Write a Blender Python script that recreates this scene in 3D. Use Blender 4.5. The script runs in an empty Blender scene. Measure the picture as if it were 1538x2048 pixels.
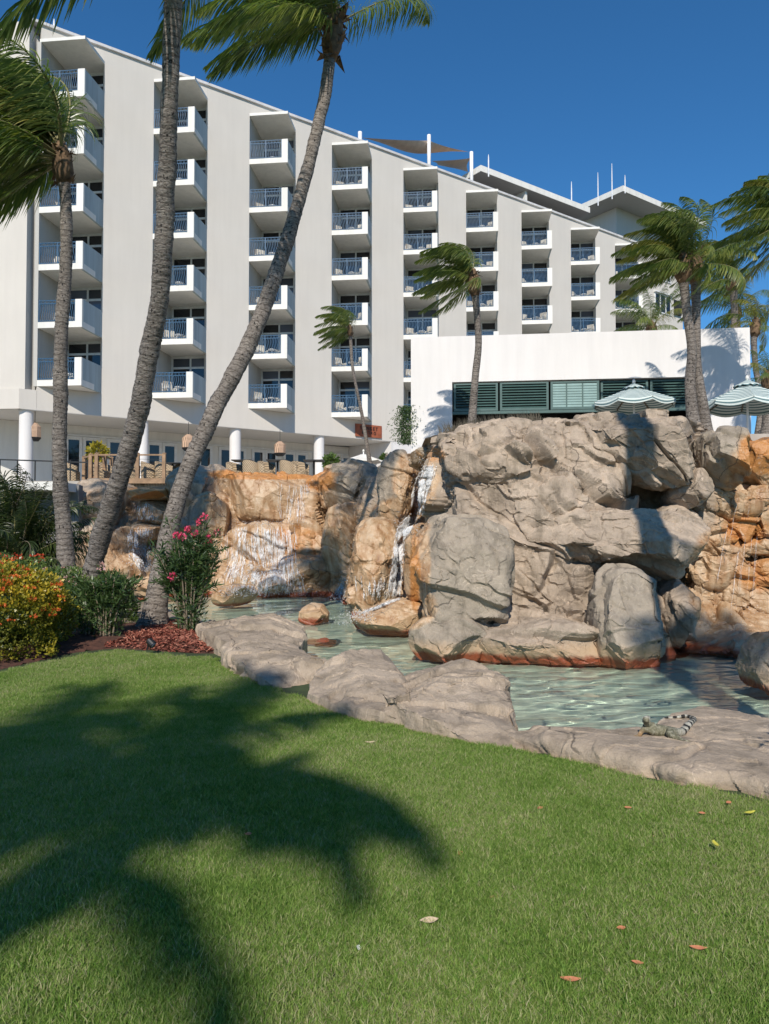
import bpy, math, random
import numpy as np
from mathutils import Vector, Matrix
from mathutils.bvhtree import BVHTree
random.seed(7); RNG = np.random.default_rng(11)
SC = bpy.context.scene
COL = SC.collection
# ------------------------------------------------------------ camera, sky, sun
F_PX, CAM_H, PITCH = 1480.0, 1.6, math.radians(1.55)
cam_data = bpy.data.cameras.new("camera")
cam_data.sensor_fit = 'VERTICAL'; cam_data.sensor_height = 24.0; cam_data.sensor_width = 18.0
cam_data.lens = 24.0 * F_PX / 2048.0
cam_data.clip_start = 0.05; cam_data.clip_end = 3000
cam = bpy.data.objects.new("camera", cam_data); COL.objects.link(cam)
cam.location = (0, 0, CAM_H); cam.rotation_euler = (math.pi/2 + PITCH, 0, 0)
SC.camera = cam
SUN_EL = math.radians(38.0); SUN_H = Vector((-0.112, -0.9937)).normalized()
SUN_V = Vector((SUN_H.x*math.cos(SUN_EL), SUN_H.y*math.cos(SUN_EL), math.sin(SUN_EL)))
W = bpy.data.worlds.new("World"); SC.world = W; W.use_nodes = True
wn = W.node_tree; bg = wn.nodes["Background"]
sky = wn.nodes.new("ShaderNodeTexSky"); sky.sky_type = 'NISHITA'; sky.sun_disc = False
sky.sun_elevation = SUN_EL; sky.sun_rotation = math.atan2(SUN_H.x, SUN_H.y)
sky.altitude = 0; sky.air_density = 1.0; sky.dust_density = 0.0; sky.ozone_density = 10.0
hs = wn.nodes.new("ShaderNodeHueSaturation"); hs.inputs['Saturation'].default_value = 1.10; hs.inputs['Value'].default_value = 1.20; hs.inputs['Hue'].default_value = .494
wn.links.new(sky.outputs[0], hs.inputs['Color']); wn.links.new(hs.outputs[0], bg.inputs[0]); bg.inputs[1].default_value = 0.105
sd = bpy.data.lights.new("sun", 'SUN'); sd.energy = 4.7; sd.angle = math.radians(0.53); sd.color = (1.0, 0.93, 0.83); sd.cycles.is_caustics_light = True
so = bpy.data.objects.new("sun", sd); COL.objects.link(so); so.rotation_euler = SUN_V.to_track_quat('Z', 'Y').to_euler()
so.location = (-5, -20, 30)
SC.view_settings.view_transform = 'Standard'; SC.view_settings.look = 'None'
SC.view_settings.exposure = 0.0; SC.view_settings.gamma = 1.0; SC.view_settings.use_curve_mapping = False
SC.render.engine = 'CYCLES'
SC.cycles.max_bounces = 6; SC.cycles.transparent_max_bounces = 16; SC.cycles.diffuse_bounces = 3
SC.cycles.caustics_reflective = False; SC.cycles.caustics_refractive = True; SC.cycles.blur_glossy = 0.5

# ------------------------------------------------------------ geometry helpers
CP, SP = math.cos(PITCH), math.sin(PITCH)
def ray(px, py):
    u = (px-769.0)/F_PX; v = (1024.0-py)/F_PX
    return Vector((u, CP - v*SP, SP + v*CP))
def at(px, py, D):
    r = ray(px, py); k = D/r.y
    return Vector((r.x*k, D, CAM_H + r.z*k))
def on_z(px, py, z=0.0):
    r = ray(px, py); k = (z-CAM_H)/r.z
    return Vector((r.x*k, r.y*k, z))
def project(P):
    P = np.asarray(P); X = P[..., 0]; Y = P[..., 1]; Z = P[..., 2]-CAM_H
    yc = Y*CP + Z*SP; zc = -Y*SP + Z*CP
    return 769+F_PX*X/yc, 1024-F_PX*zc/yc

def tag(o, label=None, cat=None, group=None, kind=None):
    if label: o['label'] = label
    if cat: o['category'] = cat
    if group: o['group'] = group
    if kind: o['kind'] = kind
    return o
def empty(name, loc=(0, 0, 0), rz=0.0, parent=None):
    o = bpy.data.objects.new(name, None); COL.objects.link(o)
    o.location = loc; o.rotation_euler = (0, 0, rz); o.empty_display_size = 0.2
    if parent: o.parent = parent
    return o
def link(name, me, parent=None, loc=None, rz=None):
    o = bpy.data.objects.new(name, me); COL.objects.link(o)
    if parent: o.parent = parent
    if loc is not None: o.location = loc
    if rz is not None: o.rotation_euler = (0, 0, rz)
    return o
def np_mesh(name, V, Fq, mats, smooth=False, midx=None, uv=None, attr=None):
    """Fq: (n,3) or (n,4) int array"""
    V = np.asarray(V, dtype=np.float32); Fq = np.asarray(Fq, dtype=np.int32)
    me = bpy.data.meshes.new(name)
    n, k = Fq.shape
    me.vertices.add(len(V)); me.vertices.foreach_set("co", V.ravel())
    me.loops.add(n*k); me.loops.foreach_set("vertex_index", Fq.ravel())
    me.polygons.add(n); me.polygons.foreach_set("loop_start", np.arange(0, n*k, k, dtype=np.int32))
    me.polygons.foreach_set("loop_total", np.full(n, k, dtype=np.int32))
    if smooth: me.polygons.foreach_set("use_smooth", np.ones(n, dtype=bool))
    if midx is not None: me.polygons.foreach_set("material_index", np.asarray(midx, dtype=np.int32))
    if not isinstance(mats, (list, tuple)): mats = [mats]
    for m in mats: me.materials.append(m)
    if uv is not None:
        l = me.uv_layers.new(name="UVMap"); l.data.foreach_set("uv", np.asarray(uv, dtype=np.float32)[Fq.ravel()].ravel())
    if attr is not None:
        for an, av in attr.items():
            a = me.attributes.new(an, 'FLOAT', 'POINT'); a.data.foreach_set("value", np.asarray(av, dtype=np.float32))
    me.update(); me.validate(); return me
class MB:
    """collects boxes, prisms, tubes; builds ONE mesh"""
    def __init__(s): s.v = []; s.f = []; s.m = []
    def add(s, vs, fs, m=0):
        b = len(s.v); s.v += [tuple(p) for p in vs]
        s.f += [tuple(i+b for i in f) for f in fs]; s.m += [m]*len(fs); return s
    def box(s, c, size, rz=0.0, m=0):
        x, y, z = [k/2 for k in size]; ca, sa = math.cos(rz), math.sin(rz); vs = []
        for i in (-1, 1):
            for j in (-1, 1):
                for k in (-1, 1):
                    px, py = i*x, j*y
                    vs.append((c[0]+px*ca-py*sa, c[1]+px*sa+py*ca, c[2]+k*z))
        return s.add(vs, [(0, 1, 3, 2), (4, 6, 7, 5), (0, 4, 5, 1), (2, 3, 7, 6), (0, 2, 6, 4), (1, 5, 7, 3)], m)
    def beam(s, p, q, w, h=None, m=0):
        p = Vector(p); q = Vector(q); d = (q-p)
        if d.length < 1e-6: return s
        dn = d.normalized(); up = Vector((0, 0, 1))
        if abs(dn.z) > .98: up = Vector((0, 1, 0))
        a = dn.cross(up).normalized()*(w/2); b = a.normalized().cross(dn)*((h or w)/2)
        vs = [p-a-b, p+a-b, p+a+b, p-a+b, q-a-b, q+a-b, q+a+b, q-a+b]
        return s.add(vs, [(0, 3, 2, 1), (4, 5, 6, 7), (0, 1, 5, 4), (1, 2, 6, 5), (2, 3, 7, 6), (3, 0, 4, 7)], m)
    def prism(s, poly, z0, z1, m=0):
        n = len(poly)
        vs = [(p[0], p[1], z0) for p in poly]+[(p[0], p[1], z1) for p in poly]
        ar = sum(poly[i][0]*poly[(i+1) % n][1]-poly[(i+1) % n][0]*poly[i][1] for i in range(n))
        fs = [(i, (i+1) % n, (i+1) % n+n, i+n) for i in range(n)]
        top = tuple(range(n, 2*n)); bot = tuple(reversed(range(n)))
        if ar < 0: fs = [tuple(reversed(f)) for f in fs]; top, bot = tuple(reversed(top)), tuple(reversed(bot))
        return s.add(vs, fs+[top, bot], m)
    def wall(s, p, q, z0, z1, th, m=0):
        """vertical slab from p to q (2D); th to the back (left of p->q is back if th>0)"""
        p = Vector(p[:2]); q = Vector(q[:2]); d = (q-p).normalized(); nn = Vector((-d.y, d.x))*th
        return s.prism([p, q, q+nn, p+nn], z0, z1, m)
    def tube(s, pts, rad, seg=8, m=0, cap=True):
        pts = [Vector(p) for p in pts]; n = len(pts); rad = rad if hasattr(rad, '__len__') else [rad]*n
        vs = []; up = None
        for i, p in enumerate(pts):
            d = (pts[min(i+1, n-1)]-pts[max(i-1, 0)]).normalized()
            if up is None: up = Vector((0, 0, 1)) if abs(d.z) < .9 else Vector((1, 0, 0))
            a = d.cross(up).normalized(); b = a.cross(d).normalized(); up = b
            for k in range(seg):
                t = 2*math.pi*k/seg; vs.append(p+(a*math.cos(t)+b*math.sin(t))*rad[i])
        fs = [(i*seg+k, i*seg+(k+1) % seg, (i+1)*seg+(k+1) % seg, (i+1)*seg+k) for i in range(n-1) for k in range(seg)]
        if cap: fs += [tuple(reversed(range(seg))), tuple(range((n-1)*seg, n*seg))]
        return s.add(vs, [tuple(reversed(f)) for f in fs], m)
    def lathe(s, c, prof, seg=16, m=0):
        vs = []
        for r, z in prof:
            for k in range(seg):
                t = 2*math.pi*k/seg; vs.append((c[0]+r*math.cos(t), c[1]+r*math.sin(t), c[2]+z))
        n = len(prof)
        fs = [(i*seg+k, i*seg+(k+1) % seg, (i+1)*seg+(k+1) % seg, (i+1)*seg+k) for i in range(n-1) for k in range(seg)]
        fs += [tuple(reversed(range(seg))), tuple(range((n-1)*seg, n*seg))]
        return s.add(vs, fs, m)
    def mesh(s, name, mats, smooth=False):
        me = bpy.data.meshes.new(name); me.from_pydata([tuple(v) for v in s.v], [], s.f)
        if not isinstance(mats, (list, tuple)): mats = [mats]
        for q in mats: me.materials.append(q)
        me.polygons.foreach_set("material_index", s.m)
        if smooth: me.polygons.foreach_set("use_smooth", [True]*len(s.f))
        me.update(); return me
    def obj(s, name, mats, parent=None, smooth=False, loc=None, rz=None):
        return link(name, s.mesh(name, mats, smooth), parent, loc, rz)
def smooth_angle(o, deg=40):
    o.data.set_sharp_from_angle(angle=math.radians(deg))
def copy_tree(o, parent=None):
    c = o.copy(); COL.objects.link(c)
    if parent is not None: c.parent = parent
    for ch in list(o.children): copy_tree(ch, c)
    return c

# ------------------------------------------------------------ numpy noise
def _h(ix, iy, iz, s):
    n = (ix*np.int64(374761393) + iy*np.int64(668265263) + iz*np.int64(2147483647) + s*np.int64(1274126177)) & 0xffffffff
    n = ((n ^ (n >> 13))*np.int64(1274126177)) & 0xffffffff
    n = ((n ^ (n >> 16))*np.int64(2246822519)) & 0xffffffff
    return ((n ^ (n >> 15)) & 0xffffff)/float(0xffffff)
def vnoise(P, s=0):
    P = np.asarray(P, float); I = np.floor(P).astype(np.int64); f = P-I; f = f*f*f*(f*(f*6-15)+10); r = 0
    for dx in (0, 1):
        for dy in (0, 1):
            for dz in (0, 1):
                w = (f[:, 0] if dx else 1-f[:, 0])*(f[:, 1] if dy else 1-f[:, 1])*(f[:, 2] if dz else 1-f[:, 2])
                r = r + w*_h(I[:, 0]+dx, I[:, 1]+dy, I[:, 2]+dz, s)
    return r*2-1
def fbm(P, oct=4, s=0, lac=2.03, g=.5):
    r = 0; a = 1.0; P = np.asarray(P, float)
    for k in range(oct): r = r + a*vnoise(P + 17.3*k, s+k); P = P*lac; a *= g
    return r
def worley(P, s=0):
    P = np.asarray(P, float); I = np.floor(P).astype(np.int64); N = len(P)
    F1 = np.full(N, 9.0); F2 = np.full(N, 9.0); diff = np.zeros((N, 3)); rv = np.zeros((N, 3))
    for dx in (-1, 0, 1):
        for dy in (-1, 0, 1):
            for dz in (-1, 0, 1):
                cx, cy, cz = I[:, 0]+dx, I[:, 1]+dy, I[:, 2]+dz
                S = np.stack([cx+_h(cx, cy, cz, s), cy+_h(cx, cy, cz, s+1), cz+_h(cx, cy, cz, s+2)], 1)
                d = P-S; q = np.sqrt((d*d).sum(1)); m = q < F1
                F2 = np.where(m, F1, np.minimum(F2, q)); F1 = np.where(m, q, F1)
                if m.any():
                    diff[m] = d[m]
                    rv[m] = np.stack([_h(cx, cy, cz, s+3), _h(cx, cy, cz, s+4), _h(cx, cy, cz, s+5)], 1)[m]*2-1
    return F1, F2, diff, rv
def facet(P, scale, amp, s=0, warp=.25, bev=.16):
    """chiselled planes: each cell tilts its own way, plus a dark crack along cell borders"""
    Q = np.asarray(P)*scale; Q = Q + warp*np.stack([fbm(Q*1.3, 3, s+20), fbm(Q*1.3, 3, s+30), fbm(Q*1.3, 3, s+40)], 1)
    F1, F2, d, rv = worley(Q, s)
    off = (rv[:, 0]*.5)+(d*rv).sum(1); g = np.clip((F2-F1)/bev, 0, 1); off = off*g*g*(3-2*g)
    e = np.clip((F2-F1)/.06, 0, 1)
    return amp*off*1.0, e

# ------------------------------------------------------------ materials
class NT:
    def __init__(s, name, rough=.6):
        s.mat = bpy.data.materials.new(name); s.mat.use_nodes = True; s.nt = s.mat.node_tree
        s.b = s.nt.nodes["Principled BSDF"]; s.out = s.nt.nodes["Material Output"]
        s.b.inputs["Roughness"].default_value = rough
    def n(s, t, **kw):
        x = s.nt.nodes.new(t)
        for k, v in kw.items(): setattr(x, k, v)
        return x
    def l(s, a, b): s.nt.links.new(a, b)
    def pos(s):
        return s.n("ShaderNodeNewGeometry").outputs["Position"]
    def objc(s): return s.n("ShaderNodeTexCoord").outputs["Object"]
    def scale(s, v, sc):
        m = s.n("ShaderNodeMapping"); m.inputs["Scale"].default_value = sc if hasattr(sc, '__len__') else (sc,)*3
        s.l(v, m.inputs[0]); return m.outputs[0]
    def noise(s, v, sc=5, det=4, rough=.55, dist=0.0):
        x = s.n("ShaderNodeTexNoise"); x.inputs["Scale"].default_value = sc; x.inputs["Detail"].default_value = det
        x.inputs["Roughness"].default_value = rough; x.inputs["Distortion"].default_value = dist
        if v is not None: s.l(v, x.inputs["Vector"])
        return x.outputs["Fac"]
    def voro(s, v, sc=5, feat='DISTANCE_TO_EDGE'):
        x = s.n("ShaderNodeTexVoronoi"); x.feature = feat; x.inputs["Scale"].default_value = sc
        if v is not None: s.l(v, x.inputs["Vector"])
        return x.outputs["Distance"]
    def ramp(s, fac, stops, interp='LINEAR'):
        r = s.n("ShaderNodeValToRGB"); cr = r.color_ramp; cr.interpolation = interp
        while len(cr.elements) < len(stops): cr.elements.new(.5)
        for e, (p, c) in zip(cr.elements, stops):
            e.position = p; e.color = (*c, 1) if hasattr(c, '__len__') else (c, c, c, 1)
        s.l(fac, r.inputs[0]); return r.outputs[0]
    def mix(s, f, a, b, mode='MIX'):
        m = s.n("ShaderNodeMix", data_type='RGBA', blend_type=mode)
        for i, v in ((0, f), (6, a), (7, b)):
            if hasattr(v, 'links'): s.l(v, m.inputs[i])
            elif hasattr(v, '__len__'): m.inputs[i].default_value = (*v, 1)
            else: m.inputs[i].default_value = v if i == 0 else (v, v, v, 1)
        return m.outputs[2]
    def math(s, op, a, b=0.0, clamp=False):
        m = s.n("ShaderNodeMath", operation=op); m.use_clamp = clamp
        for i, v in ((0, a), (1, b)):
            if hasattr(v, 'links'): s.l(v, m.inputs[i])
            else: m.inputs[i].default_value = v
        return m.outputs[0]
    def bump(s, h, strength=.3, dist=.02, prev=None):
        b = s.n("ShaderNodeBump"); b.inputs["Strength"].default_value = strength; b.inputs["Distance"].default_value = dist
        s.l(h, b.inputs["Height"])
        if prev is not None: s.l(prev, b.inputs["Normal"])
        s.l(b.outputs[0], s.b.inputs["Normal"]); return b.outputs[0]
    def col(s, c):
        if hasattr(c, 'links'): s.l(c, s.b.inputs["Base Color"])
        else: s.b.inputs["Base Color"].default_value = (*c, 1)
        return s
    def orand(s): return s.n("ShaderNodeObjectInfo").outputs["Random"]
def simple(name, c, rough=.6, metal=0.0, var=.12, sc=3.0, bump=0.0):
    t = NT(name, rough); t.b.inputs["Metallic"].default_value = metal
    f = t.noise(t.objc(), sc, 5)
    lo = tuple(x*(1-var) for x in c); hi = tuple(min(1, x*(1+var)) for x in c)
    t.col(t.ramp(f, [(.3, lo), (.7, hi)]))
    if bump: t.bump(t.noise(t.objc(), sc*12, 3), bump, .01)
    return t.mat
M = {}
def stucco(name, c, streak=.10):
    t = NT(name, .85); p = t.pos()
    f = t.noise(p, .35, 6, .6); g = t.noise(t.scale(p, (3, 3, .25)), 1.0, 5, .6)
    a = t.ramp(f, [(.3, tuple(x*.94 for x in c)), (.7, c)])
    b = t.ramp(g, [(.35, tuple(x*(1-streak) for x in (1, 1, 1))), (.6, (1, 1, 1))])
    t.col(t.mix(1.0, a, b, 'MULTIPLY')); t.bump(t.noise(p, 9, 6, .7), .25, .015); return t.mat
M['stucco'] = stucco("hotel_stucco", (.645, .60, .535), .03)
M['stucco_shade'] = stucco("recess_shade_stucco", (.52, .50, .46), .06)  # recess shade put into a darker copy of the hotel stucco
M['white_wall'] = stucco("white_plaster", (.77, .74, .71), .06)
M['white_paint'] = stucco("white_paint", (.80, .78, .72), .09)
M['roofing'] = stucco("grey_roofing", (.20, .19, .18), .1)
M['soffit_shade'] = stucco("shade_grey_soffit", (.40, .395, .385), .03)  # shade under the roof slabs put into this darker grey
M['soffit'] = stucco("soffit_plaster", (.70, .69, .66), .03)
M['panel'] = stucco("shade_blue_panel", (.40, .48, .50), .22)  # blue-grey carries the shade on the panels' side; streaks are stains
M['blue'] = simple("blue_painted_metal", (.022, .085, .165), .5)
M['frame'] = simple("white_window_frame", (.72, .72, .70), .4)
def glassmat(name, c0, c1, rough=.04):
    t = NT(name, rough); r = t.orand()
    t.col(t.ramp(r, [(0, c0), (.55, c0), (.9, c1)])); t.b.inputs["IOR"].default_value = 1.6
    return t.mat
M['glass'] = glassmat("window_glass", (.012, .015, .02), (.10, .12, .16))  # random paler panes put grey-blue reflections into the glass colour
M['doorglass'] = glassmat("door_glass", (.008, .012, .02), (.02, .03, .045))
M['dark'] = simple("interior_shade", (.018, .018, .018), .8)  # near-black colour stands in for the shade inside openings
M['coping'] = simple("coping_metal", (.62, .60, .58), .5)
M['pole'] = simple("white_pole", (.82, .82, .82), .35)
M['teal'] = simple("teal_shutter_paint", (.06, .115, .105), .5)
M['teal_pale'] = simple("pale_teal_panel", (.24, .36, .34), .5)
M['rust'] = simple("rusted_steel", (.30, .085, .04), .85, 0, .35, 2.5, .3)
M['black'] = simple("black_iron", (.012, .012, .012), .5)
M['sail'] = simple("tan_canvas", (.56, .44, .34), .9)
# ============================================================ HOTEL
FD = Vector((math.sin(math.radians(54.49)), math.cos(math.radians(54.49))))   # facade direction
FN = Vector((-FD.y, FD.x))                                                     # to the back
FA = Vector((-17.254, 36.561)); BAY = 5.694; FLOOR = 2.9; Z0 = 8.84; TERR = 3.65
def fp(t, back=0.0): return FA + FD*t + FN*back
def t_at(px, back=0.0):
    k = (px-769.0)/F_PX; o = FA+FN*back
    return (k*o.y-o.x)/(FD.x-k*FD.y)
adir = Vector((math.cos(math.radians(6)), -math.sin(math.radians(6))))
bdir = Vector((adir.y*-1, adir.x))
REC = 3.08
# local plan of one bay, relative to its left corner A
A_ = Vector((0, 0)); B_ = adir*2.306; C_ = FD*REC; C2_ = C_+bdir*.71; A2_ = bdir*2.75
hotel = tag(empty("hotel_building", (FA.x, FA.y, 0)), "long cream seven storey hotel with sawtooth columns of white balconies", "hotel")
HO = Vector((FA.x, FA.y, 0))
def L3(p, z=0.0): return Vector((p[0], p[1], z))
def rel(p): return Vector((p[0]-FA.x, p[1]-FA.y))
ROOF = 27.1; UNDER = 7.65; NB = 9
zk = [Z0+FLOOR*k for k in range(7)]
def wall_part(name, mb, m): return mb.obj(name, m, hotel)
# --- facade panels between the balcony columns, strips above and below
for j in range(NB):
    c = rel(fp(j*BAY))
    mb = MB(); t1 = t_at(1352) if j == NB-1 else (j+1)*BAY
    mb.wall(c+C_, rel(fp(t1)), UNDER, ROOF, .25); wall_part("wall_panel", mb, M['stucco'])
    mb = MB(); mb.wall(c, c+C_-FD*.003, UNDER, zk[0]-.01, .25); wall_part("wall_panel", mb, M['stucco'])
    mb = MB(); mb.wall(c, c+C_-FD*.003, zk[6]+.16, ROOF, .25); wall_part("wall_panel", mb, M['stucco'])
    mb = MB(); mb.wall(c+Vector((-.004, 0)), c+A2_, zk[0], zk[6], .2); wall_part("recess_wall", mb, M['stucco_shade'])
    mb = MB(); mb.wall(c+C2_+Vector((.02, 0)), c+C_+FN*.26+Vector((.02, 0)), zk[0], zk[6], .2); wall_part("recess_wall", mb, M['stucco_shade'])
# left end: shadow gap in the shade-toned stucco and the wall turned to the front
G = rel(fp(0)) - FD*.55
mb = MB(); mb.wall(G+FN*.45, A_+FN*.45-FD*.01, UNDER, ROOF, .2); wall_part("recess_wall", mb, M['stucco_shade'])
mb = MB(); mb.wall(G-adir*14, G, zk[0]-.2, ROOF, .8); wall_part("wall_panel", mb, M['stucco'])
mb = MB(); mb.wall(G+FD*-.25-adir*14, G+FD*-.25, UNDER, zk[0]-.203, .8); mb.wall(G-FD*.246, -FD*.01+Vector((0, 0)), UNDER, zk[0]-.203, .5)
wall_part("wall_panel", mb, M['stucco'])
# coping along the roof line
tE = t_at(1352)
mb = MB(); mb.wall(G-FN*.12, rel(fp(tE, -.12)), ROOF, ROOF+.14, .5); wall_part("coping", mb, M['coping'])
# main body roof, end wall, back
mb = MB(); mb.prism([rel(fp(-.3, .3)), rel(fp(tE, .3)), rel(fp(tE, 14)), rel(fp(-12, 14))], ROOF-.3, ROOF-.02); wall_part("roof", mb, M['roofing'])
mb = MB(); mb.wall(rel(fp(tE, .25)), rel(fp(tE, 14)), TERR, ROOF-.31, .25); mb.wall(rel(fp(tE-.3, 14.01)), rel(fp(-14, 14.01)), TERR, ROOF-.31, .25)
wall_part("end_wall", mb, M['stucco'])
# underside of the overhang and ground floor wall
UB = 4.3
mb = MB(); mb.prism([G-adir*14+Vector((0, .02)), G+Vector((0, .02)), rel(fp(0, .01)), rel(fp(tE, .01)), rel(fp(tE, 8)), rel(fp(-14, 8))], UNDER-.02, UNDER+.1)
wall_part("soffit", mb, M['soffit'])
tR = t_at(787)
mb = MB(); mb.wall(rel(fp(-14, UB)), rel(fp(tR, UB)), TERR, UNDER-.03, .25); wall_part("ground_floor_wall", mb, M['white_paint'])
mb = MB(); mb.wall(rel(fp(tR, .02)), rel(fp(tR+14, .02)), TERR, UNDER-.03, .25); mb.wall(rel(fp(tR-.6, UB-.01)), rel(fp(tR, .02)), TERR, UNDER-.03, -.2)
wall_part("ground_floor_wall", mb, M['white_wall'])
# folding doors of the ground floor
dm = MB()
DW, DH = .92, 3.35
for (x0, x1, z0, z1) in ((0, .17, 0, DH), (DW-.17, DW, 0, DH), (.17, DW-.17, 0, .35), (.17, DW-.17, DH-.2, DH)):
    dm.box(((x0+x1)/2, -.03, (z0+z1)/2), (x1-x0-.002, .06, z1-z0-.002))
dmesh = dm.mesh("door", M['frame'])
gmesh = MB().box((DW/2, -.02, (DH+.15)/2), (DW-.34, .02, DH-.56)).mesh("door_glass", M['doorglass'])
hm = MB().box((DW-.09, -.08, 1.05), (.03, .05, .16)).mesh("door_handle", M['black'])
frz = math.atan2(FD.y, FD.x)
t = t_at(128, UB); n = 0
while t < tR-1.0:
    p = rel(fp(t, UB-.01)); d = link("door", dmesh, hotel, (p.x, p.y, TERR), frz)
    link("glass", gmesh, d); 
    if n % 2: link("handle", hm, d)
    n += 1; t += DW + (.02 if n % 2 else .42)
mb = MB(); mb.wall(rel(fp(t_at(128, UB), UB-.075)), rel(fp(tR-.8, UB-.075)), TERR+DH+.02, TERR+DH+.12, .07); wall_part("door_head", mb, M['frame'])
# columns under the overhang
for px in (47, 288, 476, 645):
    p = rel(fp(t_at(px), .45) if px > 60 else fp(t_at(50, .45), .45))
    mb = MB(); r = .33
    mb.lathe((p.x, p.y, TERR), [(r*1.12, 0), (r*1.12, .1), (r, .12), (r, UNDER-TERR-.14), (r*1.06, UNDER-TERR-.12), (r*1.06, UNDER-TERR-.021)], 28)
    o = wall_part("column", mb, M['white_wall']); o.data.polygons.foreach_set("use_smooth", [True]*len(o.data.polygons)); smooth_angle(o, 30)
# --- balconies: built once, copied as parts
def bay_prisms(mb, pts, z0, z1): return mb.prism(pts, z0, z1)
slab = MB().prism([A_-adir*.12, B_, C_+Vector((0, .0)), C2_, A2_, A_+Vector((-.003, .05))], 0, .30)
slab_me = slab.mesh("slab", M['white_paint'])
canopy_me = MB().prism([A_-adir*.08, B_, C_, C2_, A2_, A_+Vector((-.003, .05))], 0, .16).mesh("canopy", M['white_paint'])
pier_me = MB().wall(B_-adir*.36-Vector((0, 0)), B_, .302, 1.40, .14).mesh("pier", M['white_paint'])
side_me = MB().wall(B_+Vector((.004, .145)), C_+Vector((.004, -.03)), -.004, 1.40, .12).mesh("side_panel", M['panel'])
def railing_mesh():
    mb = MB(); L = (B_-adir*.36).length; y = Vector((-adir.y, adir.x))*.06
    def P(s, z, off=0): q = adir*s+y+Vector((-adir.y, adir.x))*off; return (q.x, q.y, z)
    z0, z1 = .36, 1.38
    for z in (z0, z1-.16, z1): mb.beam(P(.02, z), P(L-.02, z), .045, .04)
    for s in (.03, L-.03, L*.5): mb.beam(P(s, .30), P(s, z1+.02), .05)
    n = 19
    for i in range(1, n):
        s = .03+(L-.06)*i/n; pts = []
        for q in range(7):
            v = q/6; pts.append(P(s+.035*math.sin(v*2*math.pi), z0+(z1-.16-z0)*v))
        for a, b in zip(pts[:-1], pts[1:]): mb.beam(a, b, .026)
        if i % 2: 
            mb.beam(P(s-.05, z1-.08), P(s, z1-.02), .016); mb.beam(P(s, z1-.02), P(s+.05, z1-.08), .016); mb.beam(P(s-.05, z1-.08), P(s, z1-.14), .016); mb.beam(P(s, z1-.14), P(s+.05, z1-.08), .016)
    return mb.mesh("railing", M['blue'])
rail_me = railing_mesh()
wv = (C2_-A2_); WL = wv.length; wd = wv.normalized(); wrz = math.atan2(wd.y, wd.x)
WH = FLOOR-.30
def bx(mb, x0, x1, z0, z1, d=.08, y=0): mb.box(((x0+x1)/2, y, (z0+z1)/2), (x1-x0, d, z1-z0))
wf = MB()
rows = [(.05, 1.86), (1.98, 2.46)]; x_l, x_r = .12, WL-.08; xm = WL*.5
bx(wf, .0, x_l, 0, WH-.002); bx(wf, x_r, WL, 0, WH-.002); bx(wf, x_l+.001, x_r-.001, 0, .05); bx(wf, x_l+.001, x_r-.001, 1.86, 1.98); bx(wf, x_l+.001, x_r-.001, 2.46, WH-.002)
bx(wf, xm-.05, xm+.05, .052, 1.858, .1); bx(wf, xm-.05, xm+.05, 1.982, 2.458, .1)
wf_me = wf.mesh("window_frame", M['frame'])
pane_mes = []
for (z0, z1) in rows:
    for (x0, x1) in ((x_l, xm-.05), (xm+.05, x_r)):
        mb = MB(); bx(mb, x0, x1, z0, z1, .02, -.01 if z0 > 1 else .0)
        pane_mes.append(mb.mesh("pane", M['glass']))
    
def chair_meshes():
    f = MB()
    for sx in (-.28, .28):
        f.beam((sx, -.3, 0), (sx, -.3, .5), .03); f.beam((sx, .3, 0), (sx, .36, .8), .03); f.beam((sx, -.3, .5), (sx, .32, .52), .035)
    f.beam((-.28, -.3, .3), (.28, -.3, .3), .03); f.beam((-.28, .3, .3), (.28, .3, .3), .03)
    c = MB(); c.box((0, -.02, .38), (.54, .58, .13)); c.box((0, .30, .66), (.54, .13, .50))
    return f.mesh("frame", M['pole']), c.mesh("cushion", M['stripe'])
t_ = NT("striped_cushion", .9); tc = t_.scale(t_.objc(), (1, 1, 1)); sep = t_.n("ShaderNodeSeparateXYZ"); t_.l(tc, sep.inputs[0])
w_ = t_.math('FRACT', t_.math('MULTIPLY', sep.outputs[0], 9.0)); t_.col(t_.ramp(w_, [(0, (.72, .68, .58)), (.55, (.36, .31, .24))], 'CONSTANT')); M['stripe'] = t_.mat
cf_me, cc_me = chair_meshes()
tb_me = MB().lathe((0, 0, 0), [(.16, 0), (.16, .02), (.05, .05), (.04, .42), (.24, .44), (.25, .48), (.0, .485)], 14).mesh("pedestal_table", M['pole'])
ordn = ["first", "second", "third", "fourth", "fifth", "sixth", "seventh", "eighth", "ninth"]
colname = ["far left balcony column"] + [f"{ordn[i]} balcony column from left" for i in range(1, 9)]
hidden = set([(5, 0), (5, 1), (6, 0), (6, 1), (6, 2), (7, 0), (7, 1), (7, 2), (8, 0), (8, 1), (8, 2), (4, 0)])
rr = random.Random(3)
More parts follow.
